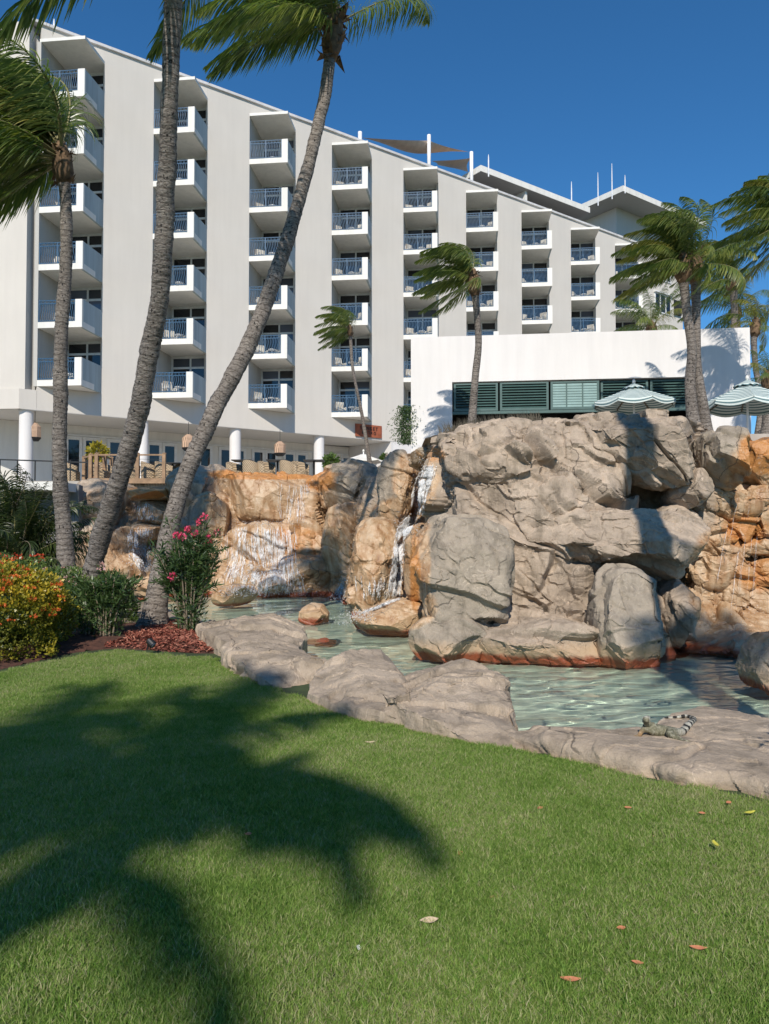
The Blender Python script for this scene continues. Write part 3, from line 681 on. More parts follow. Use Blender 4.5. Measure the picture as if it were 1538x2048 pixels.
def boulder(name, outline, D, tf, tb, seed, m='rock', parent=None, ex=.5, cuts=11, kk=.6, res=110, slope=0.0, plan=None, crack=.02, amp=.05, add=0.0, lean=0.0, cutd=(.58, .9), sharp=19):
    """closed rock whose outline seen from the front (or from above if plan=(z, ztop)) follows the given points; tf/tb thickness to front/back"""
    rs = np.random.default_rng(seed)
    if plan is None:
        O = np.array([at(x, y, D) for x, y in outline]); c = O.mean(0); O[:, 1] = D; U = np.array([1, 0, 0.]); Vv = np.array([0, 0, 1.]); Wv = np.array([0, -1., 0])
    else:
        O = np.array([on_z(x, y, plan[0]) for x, y in outline]); c = O.mean(0); U = np.array([1, 0, 0.]); Vv = np.array([0, 1., 0]); Wv = np.array([0, 0, 1.])
    P = np.stack([(O-c)@U, (O-c)@Vv], 1)
    th = np.linspace(0, 2*np.pi, res*2, endpoint=False); R = np.zeros(len(th)); dirs = np.stack([np.cos(th), np.sin(th)], 1)
    n = len(P)
    for i in range(n):
        a, b = P[i], P[(i+1) % n]; e = b-a; den = dirs[:, 0]*e[1]-dirs[:, 1]*e[0]; den = np.where(abs(den) < 1e-9, 1e-9, den)
        tt = (a[0]*e[1]-a[1]*e[0])/den; ss = (a[0]*dirs[:, 1]-a[1]*dirs[:, 0])/den; ok = (tt > 0) & (ss >= -1e-6) & (ss <= 1+1e-6); R = np.where(ok, np.maximum(R, tt), R)
    R = np.convolve(np.concatenate([R[-3:], R, R[:3]]), np.ones(7)/7, 'valid')
    K = res-res % 2; fine = np.concatenate([np.linspace(0, 1, 3000)**7*.8, 1.5707963-np.linspace(1, 0, 3000)**7*(1.5707963-.8)]); fr_, fd_ = np.sin(fine)**ex, np.cos(np.clip(fine, 0, 1.5707963))**ex
    Rm = R.mean(); al_ = np.concatenate([[0], np.cumsum(np.hypot(np.diff(fr_)*Rm, np.diff(fd_)*max(tf, .25)))]); tq = np.linspace(0, al_[-1], K//2+1); r1_, d1_ = np.interp(tq, al_, fr_), np.interp(tq, al_, fd_)
    rad = np.concatenate([r1_, r1_[:-1][::-1]]); dep = np.concatenate([d1_, -d1_[:-1][::-1]]); rad[0] = rad[-1] = 0
    q = rad[:, None]*R[None]; X = q*np.cos(th); Y = q*np.sin(th); Z = np.where(dep > 0, dep*tf, dep*tb)[:, None]+0*q
    L = np.stack([X, Y, Z], -1).reshape(-1, 3); ext = np.abs(P).max(0)
    Ln = L/np.array([ext[0], ext[1], max(tf, 1e-3)])
    for k in range(cuts):
        nn = np.array([rs.uniform(-1, 1), rs.uniform(-1, 1), rs.uniform(.1, 1.1)]); nn /= np.linalg.norm(nn)
        h = (Ln@nn).max()*rs.uniform(*cutd); ex_ = np.clip(Ln@nn-h, 0, None); Ln = Ln-ex_[:, None]*nn*.985
    L = Ln*np.array([ext[0], ext[1], max(tf, 1e-3)])
    V = c+L[:, :1]*U+L[:, 1:2]*Vv+L[:, 2:]*Wv
    if lean: V[:, 1] += (V[:, 2]-c[2])*lean
    N = grid_normals(V, K+1, len(th)); out = V-V.mean(0)
    if (N*out).sum() < 0: N = -N
    Nr = N.reshape(K+1, len(th), 3)
    for q in range(14):
        w_ = min(1.0, (q/13.0)**1.5)
        for row, ax in ((q, Wv), (K-q, -Wv)):
            mn = Nr[row].mean(0) if q > 1 else ax; mn = mn/(np.linalg.norm(mn)+1e-9); Nr[row] = Nr[row]*w_+mn*(1-w_)
    N = Nr.reshape(-1, 3); N /= np.linalg.norm(N, axis=1, keepdims=True)+1e-9
    f1, e1 = facet(strat(V, -.5+.4*rs.uniform(-1, 1)), 1.3, amp*2.9*kk, seed, .12, .09); f2, e2 = facet(strat(V, -.8, .5), 3.6, amp*1.0*kk, seed+9, .14, .06); f3, e3 = facet(strat(V, -.3, .6), 9.0, amp*.32*kk, seed+19, .2, .07); f2 = f2+f3
    d = f1+f2+amp*.6*kk*(1-np.abs(fbm(V*1.6, 5, seed+3)))+amp*.8*kk*fbm(V*.8, 2, seed+4)-crack*(1-e1)*kk
    V = V+N*d[:, None]
    V[:len(th)] = V[:len(th)].mean(0); V[-len(th):] = V[-len(th):].mean(0)
    nt = len(th); Ig = np.arange((K+1)*nt).reshape(K+1, nt); Ig2 = np.roll(Ig, -1, 1); Qd = np.stack([Ig[:-1], Ig[1:], Ig2[1:], Ig2[:-1]], -1).reshape(-1, 4)
    if plan is not None: Qd = Qd[:, ::-1] if False else Qd
    return finish_rock(name, V, Qd, m, parent, add=add, sharp=sharp)

# --- left formation with its two falls
left = tag(empty("rock_waterfall_wall", (-4, 24, 0)), "tan and orange artificial rock wall below the hotel terrace, carrying the left falls", "rock wall")
topL = [(100, 985), (150, 968), (200, 962), (240, 970), (262, 985), (335, 985), (345, 950), (370, 932), (400, 928), (430, 935), (445, 945), (640, 949), (655, 935), (700, 924), (745, 928), (760, 932), (775, 915), (800, 908), (850, 906), (900, 900)]
botL = [(100, 22.2), (420, 22.1), (640, 22.1), (690, 21.0), (720, 18.5), (760, 17.2), (830, 16.2), (900, 15.5)]
tiltL = [(100, 2.7), (640, 2.7), (700, 3.9), (760, 4.5), (830, 3.6), (900, 2.5)]
wlL = [(100, 1185), (420, 1200), (640, 1200), (690, 1215), (720, 1245), (760, 1262), (830, 1280), (900, 1290)]
bumpsL = [(540, 985, 120, 48, -.5), (520, 1100, 90, 45, .35), (610, 1080, 40, 45, -.8), (300, 1015, 60, 45, .9), (375, 985, 45, 50, -.9), (700, 1000, 45, 70, .5), (660, 1080, 25, 100, .9), (830, 1010, 30, 90, .9), (740, 1060, 35, 80, -.6), (240, 1060, 40, 40, .6), (800, 1180, 25, 60, .5)]
cliff("rock_face", 100, 905, 2.4, topL, botL, tiltL, bumpsL, 3, 'rock', left, back=2.2, wl=wlL)
lb = lambda *a, **k: boulder("boulder", *a, parent=left, **k)
lb([(330, 1000), (338, 960), (360, 935), (395, 928), (428, 938), (440, 975), (430, 1040), (390, 1060), (345, 1045)], 24.2, .9, 1.2, 21)                 # grey knob left of main fall
lb([(352, 1030), (375, 1000), (420, 985), (455, 1010), (450, 1070), (400, 1090), (360, 1075)], 23.6, .6, 1.0, 22, m='rock_grey')
lb([(440, 952), (480, 946), (560, 945), (635, 949), (640, 990), (600, 1035), (540, 1048), (480, 1035), (445, 1000)], 24.3, .9, 1.2, 23, cuts=5, kk=.5)   # lip of main fall
lb([(455, 1060), (500, 1046), (560, 1046), (592, 1052), (588, 1110), (560, 1130), (480, 1130), (458, 1100)], 23.4, .6, 1.0, 24)
lb([(585, 1050), (640, 1046), (655, 1060), (650, 1110), (600, 1116), (588, 1090)], 23.1, .6, 1.0, 25, kk=.4)
lb([(560, 1118), (640, 1105), (690, 1130), (700, 1190), (640, 1200), (570, 1195)], 22.4, .7, 1.0, 26)
lb([(520, 1150), (545, 1140), (575, 1150), (590, 1195), (515, 1198)], 21.9, .5, .8, 27)
lb([(468, 1140), (520, 1130), (545, 1150), (540, 1198), (462, 1198)], 22.3, .5, .8, 28)
lb([(640, 950), (665, 930), (720, 922), (755, 935), (765, 985), (735, 1020), (670, 1030), (640, 1000)], 23.0, .8, 1.2, 29, m='rock_grey')
lb([(655, 1020), (705, 1005), (745, 1030), (730, 1090), (700, 1180), (655, 1180), (645, 1090)], 22.0, .8, 1.0, 30)
lb([(262, 982), (290, 976), (330, 980), (335, 1000), (300, 1006), (265, 1000)], 23.9, .7, 1.0, 31, kk=.3, cuts=4)                                      # rusty lip of the far left fall
lb([(275, 1004), (300, 998), (332, 1002), (338, 1045), (300, 1052), (272, 1040)], 23.9, .5, 1.0, 32, kk=.4)
lb([(250, 1058), (280, 1048), (320, 1050), (330, 1075), (290, 1085), (255, 1080)], 23.5, .7, 1.0, 33, kk=.4)
lb([(140, 975), (170, 962), (205, 962), (230, 985), (225, 1050), (180, 1060), (140, 1040)], 24.0, .8, 1.0, 34)
lb([(142, 1075), (165, 1058), (210, 1055), (230, 1085), (220, 1150), (180, 1190), (145, 1170)], 22.8, .8, 1.0, 35)
lb([(205, 1120), (240, 1050), (262, 1070), (262, 1130), (230, 1185), (200, 1180)], 22.2, .6, 1.0, 36)
lb([(205, 1150), (225, 1112), (255, 1106), (275, 1120), (285, 1160), (250, 1185), (210, 1180)], 20.9, .6, .8, 37)
lb([(262, 1165), (300, 1152), (330, 1158), (345, 1185), (300, 1200), (262, 1195)], 20.5, .5, .8, 38)
# middle shoulder with the steep chute
mid = tag(empty("rock_chute", (0.5, 17, 0)), "weathered rock shoulder with a steep water chute, left of the great rock outcrop", "rock formation")
mb_ = lambda *a, **k: boulder("boulder", *a, parent=mid, **k)
mb_([(765, 930), (790, 905), (830, 905), (835, 960), (815, 1060), (785, 1090), (765, 1040), (758, 970)], 18.7, .7, 1.2, 41, m='rock_grey')
mb_([(700, 1150), (715, 1060), (740, 1040), (785, 1050), (795, 1120), (790, 1210), (740, 1250), (703, 1245)], 16.6, .7, 1.2, 42, kk=.9)
mb_([(820, 905), (860, 898), (885, 905), (880, 925), (840, 935), (820, 925)], 16.4, .6, 1.2, 43, m='rock_grey')
mb_([(848, 940), (880, 930), (888, 985), (893, 1050), (860, 1060), (845, 1000)], 14.6, .5, 1.0, 44)
mb_([(812, 1060), (850, 1048), (862, 1075), (855, 1130), (850, 1195), (822, 1205), (812, 1150)], 13.9, .35, .8, 45, kk=.4)
mb_([(700, 1245), (722, 1215), (790, 1197), (845, 1210), (852, 1240), (840, 1275), (770, 1285), (705, 1272)], 14.0, .7, .9, 46, kk=.6)
# --- great outcrop on the right
out_ = tag(empty("rock_outcrop", (4, 12, 0)), "great grey brown carved rock outcrop with overhangs, right of the pool", "rock formation")
topR = [(868, 890), (885, 868), (905, 858), (960, 856), (1050, 850), (1100, 848), (1140, 846), (1165, 832), (1200, 828), (1300, 830), (1370, 838), (1400, 850), (1430, 872), (1480, 880), (1560, 878), (1700, 885)]
botR = [(868, 14.2), (885, 12.4), (930, 11.7), (1150, 11.4), (1300, 11.6), (1360, 12.4), (1420, 12.95), (1700, 12.9)]
tiltR = [(868, 1.6), (900, 1.0), (1250, 1.0), (1400, .6), (1700, .6)]
bumpsR = [(1000, 900, 90, 50, -.35), (1090, 1010, 90, 60, -.35), (945, 990, 50, 50, -.2), (1110, 1160, 90, 45, -.1), (1000, 1150, 12, 90, .5), (1290, 1000, 66, 36, 1.0), (1290, 1150, 90, 45, 1.0), (1390, 1110, 60, 90, .3), (1100, 1180, 120, 50, .15), (940, 1000, 60, 60, .2), (1500, 1280, 150, 60, -.5), (1480, 980, 90, 30, -.25), (1440, 1150, 60, 60, .3)]
cliff("rock_face", 868, 1690, 2.2, topR, botR, tiltR, bumpsR, 60, 'rock', out_, ybot=1345, kk=1.2, back=3.2)
ob = lambda *a, **k: boulder("boulder", *a, parent=out_, **k)
ob([(823, 1112), (832, 1072), (862, 1042), (905, 1035), (965, 1040), (1006, 1056), (1010, 1110), (1000, 1180), (992, 1245), (940, 1262), (865, 1258), (850, 1205), (848, 1165)], 11.6, .75, 1.0, 61, m='rock_grey', ex=.30, cuts=5, res=150, kk=.8, cutd=(.72, .92))   # square block
ob([(826, 1262), (850, 1240), (920, 1236), (1000, 1246), (1020, 1290), (1010, 1345), (930, 1345), (850, 1325), (828, 1290)], 11.1, .6, 1.0, 62, m='rock_grey', res=120)
ob([(960, 1290), (985, 1240), (1050, 1226), (1120, 1236), (1190, 1262), (1205, 1300), (1190, 1350), (1080, 1352), (970, 1345)], 10.9, .6, 1.0, 63, res=130, kk=.8)
ob([(1195, 1310), (1196, 1245), (1206, 1195), (1222, 1155), (1245, 1139), (1280, 1140), (1308, 1160), (1328, 1205), (1334, 1260), (1336, 1340), (1260, 1352), (1200, 1345)], 10.7, .55, .9, 64, m='rock_grey', cuts=6, res=130, kk=.5, ex=.42)   # rounded standing boulder
ob([(1150, 862), (1172, 834), (1210, 826), (1290, 828), (1375, 838), (1408, 862), (1406, 915), (1385, 958), (1340, 978), (1285, 968), (1230, 958), (1185, 925), (1160, 895)], 12.2, .9, 1.4, 65, res=170, kk=1.0, cuts=11, ex=.6)            # upper overhang
ob([(1040, 1035), (1120, 1010), (1230, 1026), (1300, 1036), (1345, 1032), (1385, 1008), (1414, 1028), (1408, 1062), (1378, 1108), (1345, 1140), (1300, 1126), (1235, 1112), (1150, 1122), (1090, 1130), (1050, 1090)], 11.9, .95, 1.2, 66, res=170, kk=1.0, cuts=9, ex=.6)  # shelf
ob([(1345, 1000), (1352, 965), (1375, 940), (1405, 938), (1425, 975), (1412, 1000), (1380, 1015), (1355, 1020)], 12.2, .6, .9, 67, kk=.6)
ob([(1406, 905), (1412, 872), (1445, 864), (1485, 872), (1500, 905), (1495, 950), (1465, 982), (1425, 958), (1408, 935)], 12.4, .7, 1.0, 68, m='rock_grey', cuts=6, kk=.6)
ob([(885, 880), (930, 855), (1010, 846), (1100, 842), (1160, 850), (1170, 900), (1130, 960), (1040, 985), (950, 975), (895, 940)], 12.6, .55, 1.2, 69, res=170, kk=1.1)
ob([(1335, 1190), (1370, 1150), (1400, 1180), (1395, 1260), (1370, 1300), (1336, 1290)], 11.6, .5, .9, 73, kk=.6)
ob([(1340, 1300), (1400, 1245), (1500, 1232), (1640, 1240), (1660, 1345), (1500, 1350), (1360, 1345)], 12.3, 1.1, 1.2, 74, kk=.9)
ys_ = [978, 1022, 1082, 1118, 1168, 1228]; rsx = np.random.default_rng(5)
for r_ in range(5):                                                          # stacked orange blocks of the right hand fall
    x = 1385+rsx.uniform(-8, 8)
    while x < 1640:
        w_ = rsx.uniform(38, 120); y0, y1 = ys_[r_]+rsx.uniform(-4, 4), ys_[r_+1]-2
        ob([(x, y0+4), (x+w_*.5, y0), (x+w_-2, y0+3), (x+w_, (y0+y1)/2), (x+w_-3, y1), (x+w_*.4, y1+3), (x+2, y1-2), (x-2, (y0+y1)/2)], 12.95+rsx.uniform(-.07, .07), .2, .7, int(300+x+r_*37), res=80, kk=1.3, cuts=5, ex=.2, add=.12, cutd=(.8, .97))
        x += w_
ob([(1495, 888), (1530, 876), (1600, 874), (1660, 880), (1660, 940), (1600, 985), (1530, 980), (1498, 940)], 12.75, .45, 1.0, 75, kk=.6, ex=.35, add=.4)
# loose rocks standing in the water
lr = boulder("boulder", [(425, 1205), (432, 1176), (465, 1168), (500, 1172), (516, 1196), (500, 1212), (440, 1212)], 18.6, .5, .7, 81, kk=.4, res=90); tag(lr, "low orange boulder in the water left of the main fall, red at the waterline", "boulder")
lr = boulder("boulder", [(597, 1240), (600, 1218), (622, 1207), (645, 1210), (658, 1228), (656, 1248), (625, 1256)], 15.6, .35, .45, 82, kk=.3, res=80, cuts=3); tag(lr, "small round boulder alone in mid pool with a red waterline band", "boulder")
lr = boulder("boulder", [(600, 1285), (615, 1268), (650, 1262), (672, 1275), (665, 1300), (625, 1306)], 12.9, .3, .4, 83, kk=.3, res=60, cuts=3); lr.location = (0, 0, -.16); tag(lr, "low brown rock just under the water in front of the small round boulder", "boulder")
lr = boulder("boulder", [(1512, 1350), (1524, 1312), (1556, 1284), (1610, 1274), (1650, 1315), (1640, 1400), (1530, 1388)], 8.7, .5, .8, 84, m='rock_grey', kk=.6, res=120); tag(lr, "dark shaded boulder at the right edge of the pool", "boulder")
# --- rim stones between lawn and pool (outlines on the ground, seen from above)
def rim(label, outl, zp, h, seed, deep=.9, **k):
    o = boulder("rim_stone", outl, 0, h, deep, seed, m='rock_rim', plan=(zp, 0), **{**dict(amp=.034), **k}); tag(o, label, "rim stone", "sculpted stones edging the pool"); return o
rim("flat topped rim stone farthest from the lawn, beside the oleander's mulch bed", [(395, 1282), (412, 1262), (450, 1252), (520, 1250), (570, 1256), (602, 1272), (604, 1300), (575, 1325), (500, 1322), (440, 1305)], .05, .26, 91, ex=.33, cuts=7, kk=.8, res=140, cutd=(.68, .92))
rim("low sloping rim stone touching the lawn, below the flat topped one", [(420, 1312), (450, 1296), (520, 1292), (580, 1310), (640, 1345), (660, 1372), (650, 1400), (600, 1395), (530, 1372), (470, 1345)], .0, .22, 92, ex=.42, cuts=8, kk=.8, res=140, cutd=(.62, .9))
rim("humped rim stone in the middle of the row", [(615, 1400), (640, 1365), (680, 1345), (740, 1340), (810, 1345), (850, 1370), (850, 1420), (810, 1455), (730, 1440), (660, 1420)], .02, .30, 93, ex=.45, cuts=9, kk=.8, res=160, cutd=(.6, .9))
rim("largest pointed rim stone, its peak against the water", [(760, 1435), (790, 1385), (860, 1350), (930, 1340), (975, 1370), (1010, 1415), (1045, 1455), (1050, 1490), (1000, 1495), (920, 1478), (830, 1460)], .04, .34, 94, ex=.5, cuts=10, kk=.8, res=190, cutd=(.58, .9))
rim("long flat rim slab with the iguana lying on it", [(985, 1485), (1060, 1478), (1160, 1482), (1240, 1478), (1300, 1468), (1350, 1450), (1400, 1436), (1480, 1446), (1600, 1462), (1800, 1480), (1800, 1680), (1640, 1650), (1560, 1612), (1480, 1590), (1380, 1582), (1280, 1556), (1160, 1528), (1060, 1506)], -.02, .13, 95, ex=.30, cuts=0, kk=.32, res=240, amp=.05)
rim("low rim stone under water's edge behind the two palms", [(150, 1225), (230, 1205), (300, 1215), (380, 1240), (440, 1262), (400, 1278), (300, 1268), (200, 1262)], -.02, .12, 96, ex=.4, cuts=3, kk=.4, res=100)
allV = []; allF = []; nb = 0
for V_, Q_ in BVHS: allV.append(np.asarray(V_)); allF.append(np.asarray(Q_)+nb); nb += len(V_)
bvh = BVHTree.FromPolygons([tuple(v) for v in np.concatenate(allV).tolist()], np.concatenate(allF).tolist())
CAMV = Vector((0, 0, CAM_H))
def hit(px, py, off=0.0):
    r = ray(px, py).normalized(); h = bvh.ray_cast(CAMV, r)
    return (h[0]-r*off) if h[0] is not None else None
def drop(x, y, z=8.0):
    h = bvh.ray_cast(Vector((x, y, z)), Vector((0, 0, -1))); return h[0] if h[0] is not None else Vector((x, y, 0))

# ============================================================ WATER
wm = bpy.data.materials.new("pool_water"); wm.use_nodes = True; nt = wm.node_tree; nt.nodes.remove(nt.nodes["Principled BSDF"])
gl = nt.nodes.new("ShaderNodeBsdfGlass"); gl.inputs["Roughness"].default_value = 0.0; gl.inputs["IOR"].default_value = 1.33; gl.inputs[0].default_value = (.95, 1.0, .965, 1)
nt.links.new(gl.outputs[0], nt.nodes["Material Output"].inputs[0])
wx = np.arange(-12, 12.01, .055); wy = np.concatenate([np.arange(4.4, 9.5, .032), np.arange(9.5, 14, .05), np.arange(14, 27.01, .10)]); A, B = np.meshgrid(wx, wy, indexing='ij'); PP = np.stack([A.ravel(), B.ravel(), 0*A.ravel()], 1)
keep = inside(PP[:, :2], pool) | (pdist(PP[:, :2], pool) < .35)
ca_, sa_ = math.cos(.25), math.sin(.25); PR = np.stack([PP[:, 0]*ca_+PP[:, 1]*sa_, -PP[:, 0]*sa_+PP[:, 1]*ca_, PP[:, 2]], 1)
hw = WATER + .012*fbm(PR*np.array([1.5, 2.8, 1]), 2, 44)+.0065*fbm(PR*np.array([4.2, 8.0, 1])+3, 2, 54)
n1_, n2_ = len(wx), len(wy); I = np.arange(n1_*n2_).reshape(n1_, n2_); Q = np.stack([I[:-1, :-1], I[1:, :-1], I[1:, 1:], I[:-1, 1:]], -1).reshape(-1, 4); Q = Q[keep[Q].all(1)]
w = link("pool_water", np_mesh("pool_water", np.column_stack([PP[:, :2], hw]), Q, wm, True)); tag(w, "clear pale green rippled pool water", kind="structure")
w.cycles.is_caustics_caster = True
for o_ in bpy.data.objects:
    if o_.name.startswith(("pool_floor", "boulder", "rim_stone", "rock_face")): o_.cycles.is_caustics_receiver = True
# white falling water: ribbons laid on the rock by ray casting, plus spray
t = NT("falling_water", .65); t.b.inputs["IOR"].default_value = 1.33
nz = t.noise(t.scale(t.pos(), (14, 14, 5)), 1.0, 4, .6); t.b.inputs['Specular IOR Level'].default_value = .2; t.col((.86, .87, .88)); al = t.ramp(nz, [(.36, .05), (.66, .70)]); t.l(al, t.b.inputs["Alpha"]); M['fall'] = t.mat
def ribbons(name, label, streams, seed, spray=()):
    rs = random.Random(seed); V = []; Fq = []
    for (pts, n, spread, wd) in streams:
        for q in range(n):
            o = rs.gauss(0, 1)*.5; o = max(-1, min(1, o)); a = rs.uniform(0, .7); b_ = min(1, a+rs.uniform(.12, .5)); w0 = wd*rs.uniform(.4, 1.3); last = None; ph = rs.uniform(0, 6)
            for s in range(14):
                u = a+(b_-a)*s/13; f = u*(len(pts)-1); i = min(int(f), len(pts)-2); g_ = f-i
                x = pts[i][0]*(1-g_)+pts[i+1][0]*g_+o*(spread[i]*(1-g_)+spread[i+1]*g_)+math.sin(ph+s)*.6; y = pts[i][1]*(1-g_)+pts[i+1][1]*g_
                h = hit(x, y, .05+rs.uniform(0, .05))
                if h is None: last = None; continue
                if h.z < WATER: h.z = WATER+.01
                if last and (h-last).length > .9: last = None
                ww = w0*(math.sin(math.pi*(s+.5)/14)*.8+.2); V += [h-Vector((ww, 0, 0)), h+Vector((ww, 0, 0))]
                k = len(V)
                if last: Fq.append((k-4, k-3, k-1, k-2))
                last = h
    for (x, y, rx, ry, n, r, up) in spray:
        for q in range(n):
            h = hit(x+rs.gauss(0, rx), y+rs.gauss(0, ry), .1)
            if h is None: continue
            if h.z < WATER: 
                rr_ = ray(x+rs.gauss(0, rx), y+rs.gauss(0, ry)*.5); kx = (WATER-CAM_H)/rr_.z if rr_.z < 0 else 0; h = CAMV+rr_*kx if kx else h
            h = h+Vector((rs.gauss(0, .05), rs.gauss(0, .05), abs(rs.gauss(0, up)))); s_ = r*rs.uniform(.4, 1.4); k = len(V)
            V += [h+Vector((s_, 0, 0)), h+Vector((-s_*.5, s_*.8, 0)), h+Vector((-s_*.5, -s_*.8, 0)), h+Vector((0, 0, s_*1.3))]; Fq += [(k, k+1, k+3, k+3), (k+1, k+2, k+3, k+3), (k+2, k, k+3, k+3)]
    Vn = np.array([tuple(v) for v in V]); Fn = [f if f[2] != f[3] else f[:3] for f in Fq]
    me = bpy.data.meshes.new(name); me.from_pydata(Vn.tolist(), [], Fn); me.materials.append(M['fall']); me.polygons.foreach_set("use_smooth", [True]*len(me.polygons)); me.update()
    o = link(name, me); tag(o, label, "waterfall", kind="stuff"); return o
ribbons("waterfall", "white strands of water falling from the wide lip of the main rock fall",
        [([(590, 965), (588, 1000), (586, 1046)], 70, (34, 32, 30), .009), ([(470, 1048), (470, 1100), (470, 1150)], 40, (45, 50, 60), .008), ([(535, 1048), (535, 1100), (540, 1135)], 170, (60, 56, 52), .010),
         ([(560, 1050), (565, 1110), (570, 1190)], 90, (28, 30, 30), .014), ([(540, 1135), (535, 1160), (530, 1190)], 150, (55, 70, 80), .014), ([(490, 1050), (475, 1120), (460, 1170)], 60, (12, 15, 20), .014), ([(530, 1050), (530, 1100), (535, 1140)], 26, (60, 56, 52), .045), ([(535, 1140), (530, 1190)], 26, (60, 75), .05)], 1,
        [(540, 1188, 48, 6, 1300, .017, .06), (535, 1048, 45, 3, 500, .012, .03), (500, 1150, 30, 12, 300, .02, .04), (590, 1160, 10, 15, 150, .02, .05)])
ribbons("waterfall", "white water tumbling down the steep narrow chute in the middle",
        [([(862, 928), (850, 955), (838, 990), (835, 1030)], 260, (12, 16, 14, 12), .016), ([(835, 1030), (812, 1050), (800, 1080)], 200, (16, 14, 12), .018), ([(800, 1070), (796, 1130), (788, 1195)], 170, (10, 12, 14), .014),
         ([(800, 1195), (760, 1212), (720, 1228)], 150, (8, 8, 8), .015), ([(760, 1150), (755, 1200)], 60, (50, 40), .012)], 2,
        [(845, 960, 12, 30, 500, .013, .03), (812, 1050, 15, 12, 350, .013, .03), (710, 1235, 18, 6, 350, .015, .05), (690, 1245, 20, 8, 150, .012, .03), (795, 1120, 8, 40, 250, .011, .02)])
ribbons("waterfall", "thin water veils on the small stepped fall at far left",
        [([(290, 1003), (288, 1030), (285, 1048)], 60, (26, 26, 24), .012), ([(280, 1052), (278, 1090), (280, 1120)], 150, (26, 22, 20), .016), ([(280, 1110), (290, 1130), (300, 1145)], 80, (18, 16, 16), .02)], 3,
        [(285, 1130, 12, 10, 200, .018, .04)])
ribbons("waterfall", "thin trickle beside the main fall, at its right foot", [([(690, 1150), (680, 1180), (672, 1200)], 50, (8, 10, 14), .016)], 4, [(672, 1200, 14, 4, 120, .016, .03)])
ribbons("waterfall", "faint water film trickling down the stacked orange rock at far right", [([(1530, 980), (1525, 1050), (1520, 1130), (1515, 1220)], 14, (60, 70, 80, 90), .004)], 5, [(1500, 1225, 60, 8, 120, .008, .02)])
# ============================================================ PALMS
def leaf_mat(name, c1, c2, c3, trans=.35, rough=.42, sc=.9):
    m = bpy.data.materials.new(name); m.use_nodes = True; nt = m.node_tree; b = nt.nodes["Principled BSDF"]
    t = NT.__new__(NT); t.mat = m; t.nt = nt; t.b = b; t.out = nt.nodes["Material Output"]
    r = t.orand(); f = t.noise(t.pos(), sc*3, 4, .6); a = t.n("ShaderNodeAttribute"); a.attribute_name = "tint"
    k = t.math('ADD', t.math('MULTIPLY', f, .55), t.math('MULTIPLY', r, .15)); k = t.math('ADD', k, t.math('MULTIPLY', a.outputs["Fac"], .5))
    c = t.ramp(k, [(.20, c1), (.48, c2), (.85, c3)]); t.l(c, b.inputs["Base Color"]); b.inputs["Roughness"].default_value = rough
    tl = t.n("ShaderNodeBsdfTranslucent"); t.l(t.mix(1.0, c, (1.5, 1.7, .8), 'MULTIPLY'), tl.inputs[0])
    mx = t.n("ShaderNodeMixShader"); mx.inputs[0].default_value = trans; t.l(b.outputs[0], mx.inputs[1]); t.l(tl.outputs[0], mx.inputs[2]); t.l(mx.outputs[0], t.out.inputs[0])
    return m
M['frond'] = leaf_mat("palm_leaflets", (.040, .072, .026), (.105, .155, .045), (.32, .32, .08), .42, .32)
M['frond_y'] = leaf_mat("yellowing_palm_leaflets", (.06, .09, .02), (.19, .19, .04), (.38, .33, .08), .35, .4)
M['rachis'] = simple("palm_rachis", (.22, .20, .08), .5)
M['fibre'] = simple("palm_fibre", (.16, .10, .055), .95, 0, .5, 9, .6)
t = NT("palm_bark", .92); uvn = t.n("ShaderNodeUVMap"); s_ = t.n("ShaderNodeSeparateXYZ"); t.l(uvn.outputs[0], s_.inputs[0])
nd = t.noise(t.pos(), 3.5, 5, .6); ringv = t.math('ADD', t.math('MULTIPLY', s_.outputs[1], 9.0), t.math('MULTIPLY', nd, 1.6)); fr_ = t.math('FRACT', ringv)
sp = t.noise(t.scale(t.pos(), (16, 16, 42)), 1.0, 4, .7); big = t.noise(t.pos(), 1.6, 3)
a = t.ramp(sp, [(.30, (.06, .05, .042)), (.46, (.22, .19, .165)), (.7, (.38, .34, .30))]); a = t.mix(1.0, a, t.ramp(fr_, [(0, (.40, .38, .36)), (.14, (1, 1, 1)), (.85, (1.05, 1.05, 1.05)), (1, (.55, .52, .5))]), 'MULTIPLY')
pit = t.ramp(t.noise(t.scale(t.pos(), (26, 26, 14)), 1.0, 1), [(.30, 0.0), (.36, 1.0)]); a = t.mix(pit, (.02, .017, .015), a)
t.col(t.mix(1.0, a, t.ramp(big, [(.35, (.80, .78, .76)), (.65, (1.1, 1.08, 1.05))]), 'MULTIPLY')); t.bump(t.math('ADD', fr_, sp), .9, .03); M['bark'] = t.mat
WIND = Vector((-1.0, .12, 0))
def catmull(P, n):
    P = [np.array(p, float) for p in P]; Q = [2*P[0]-P[1]]+P+[2*P[-1]-P[-2]]; out = []
    for i in range(1, len(Q)-2):
        for s in range(n):
            t = s/n; a, b, c, d = Q[i-1:i+3]; out.append(.5*((2*b)+(-a+c)*t+(2*a-5*b+4*c-d)*t*t+(-a+3*b-3*c+d)*t**3))
    out.append(P[-1]); return np.array(out)
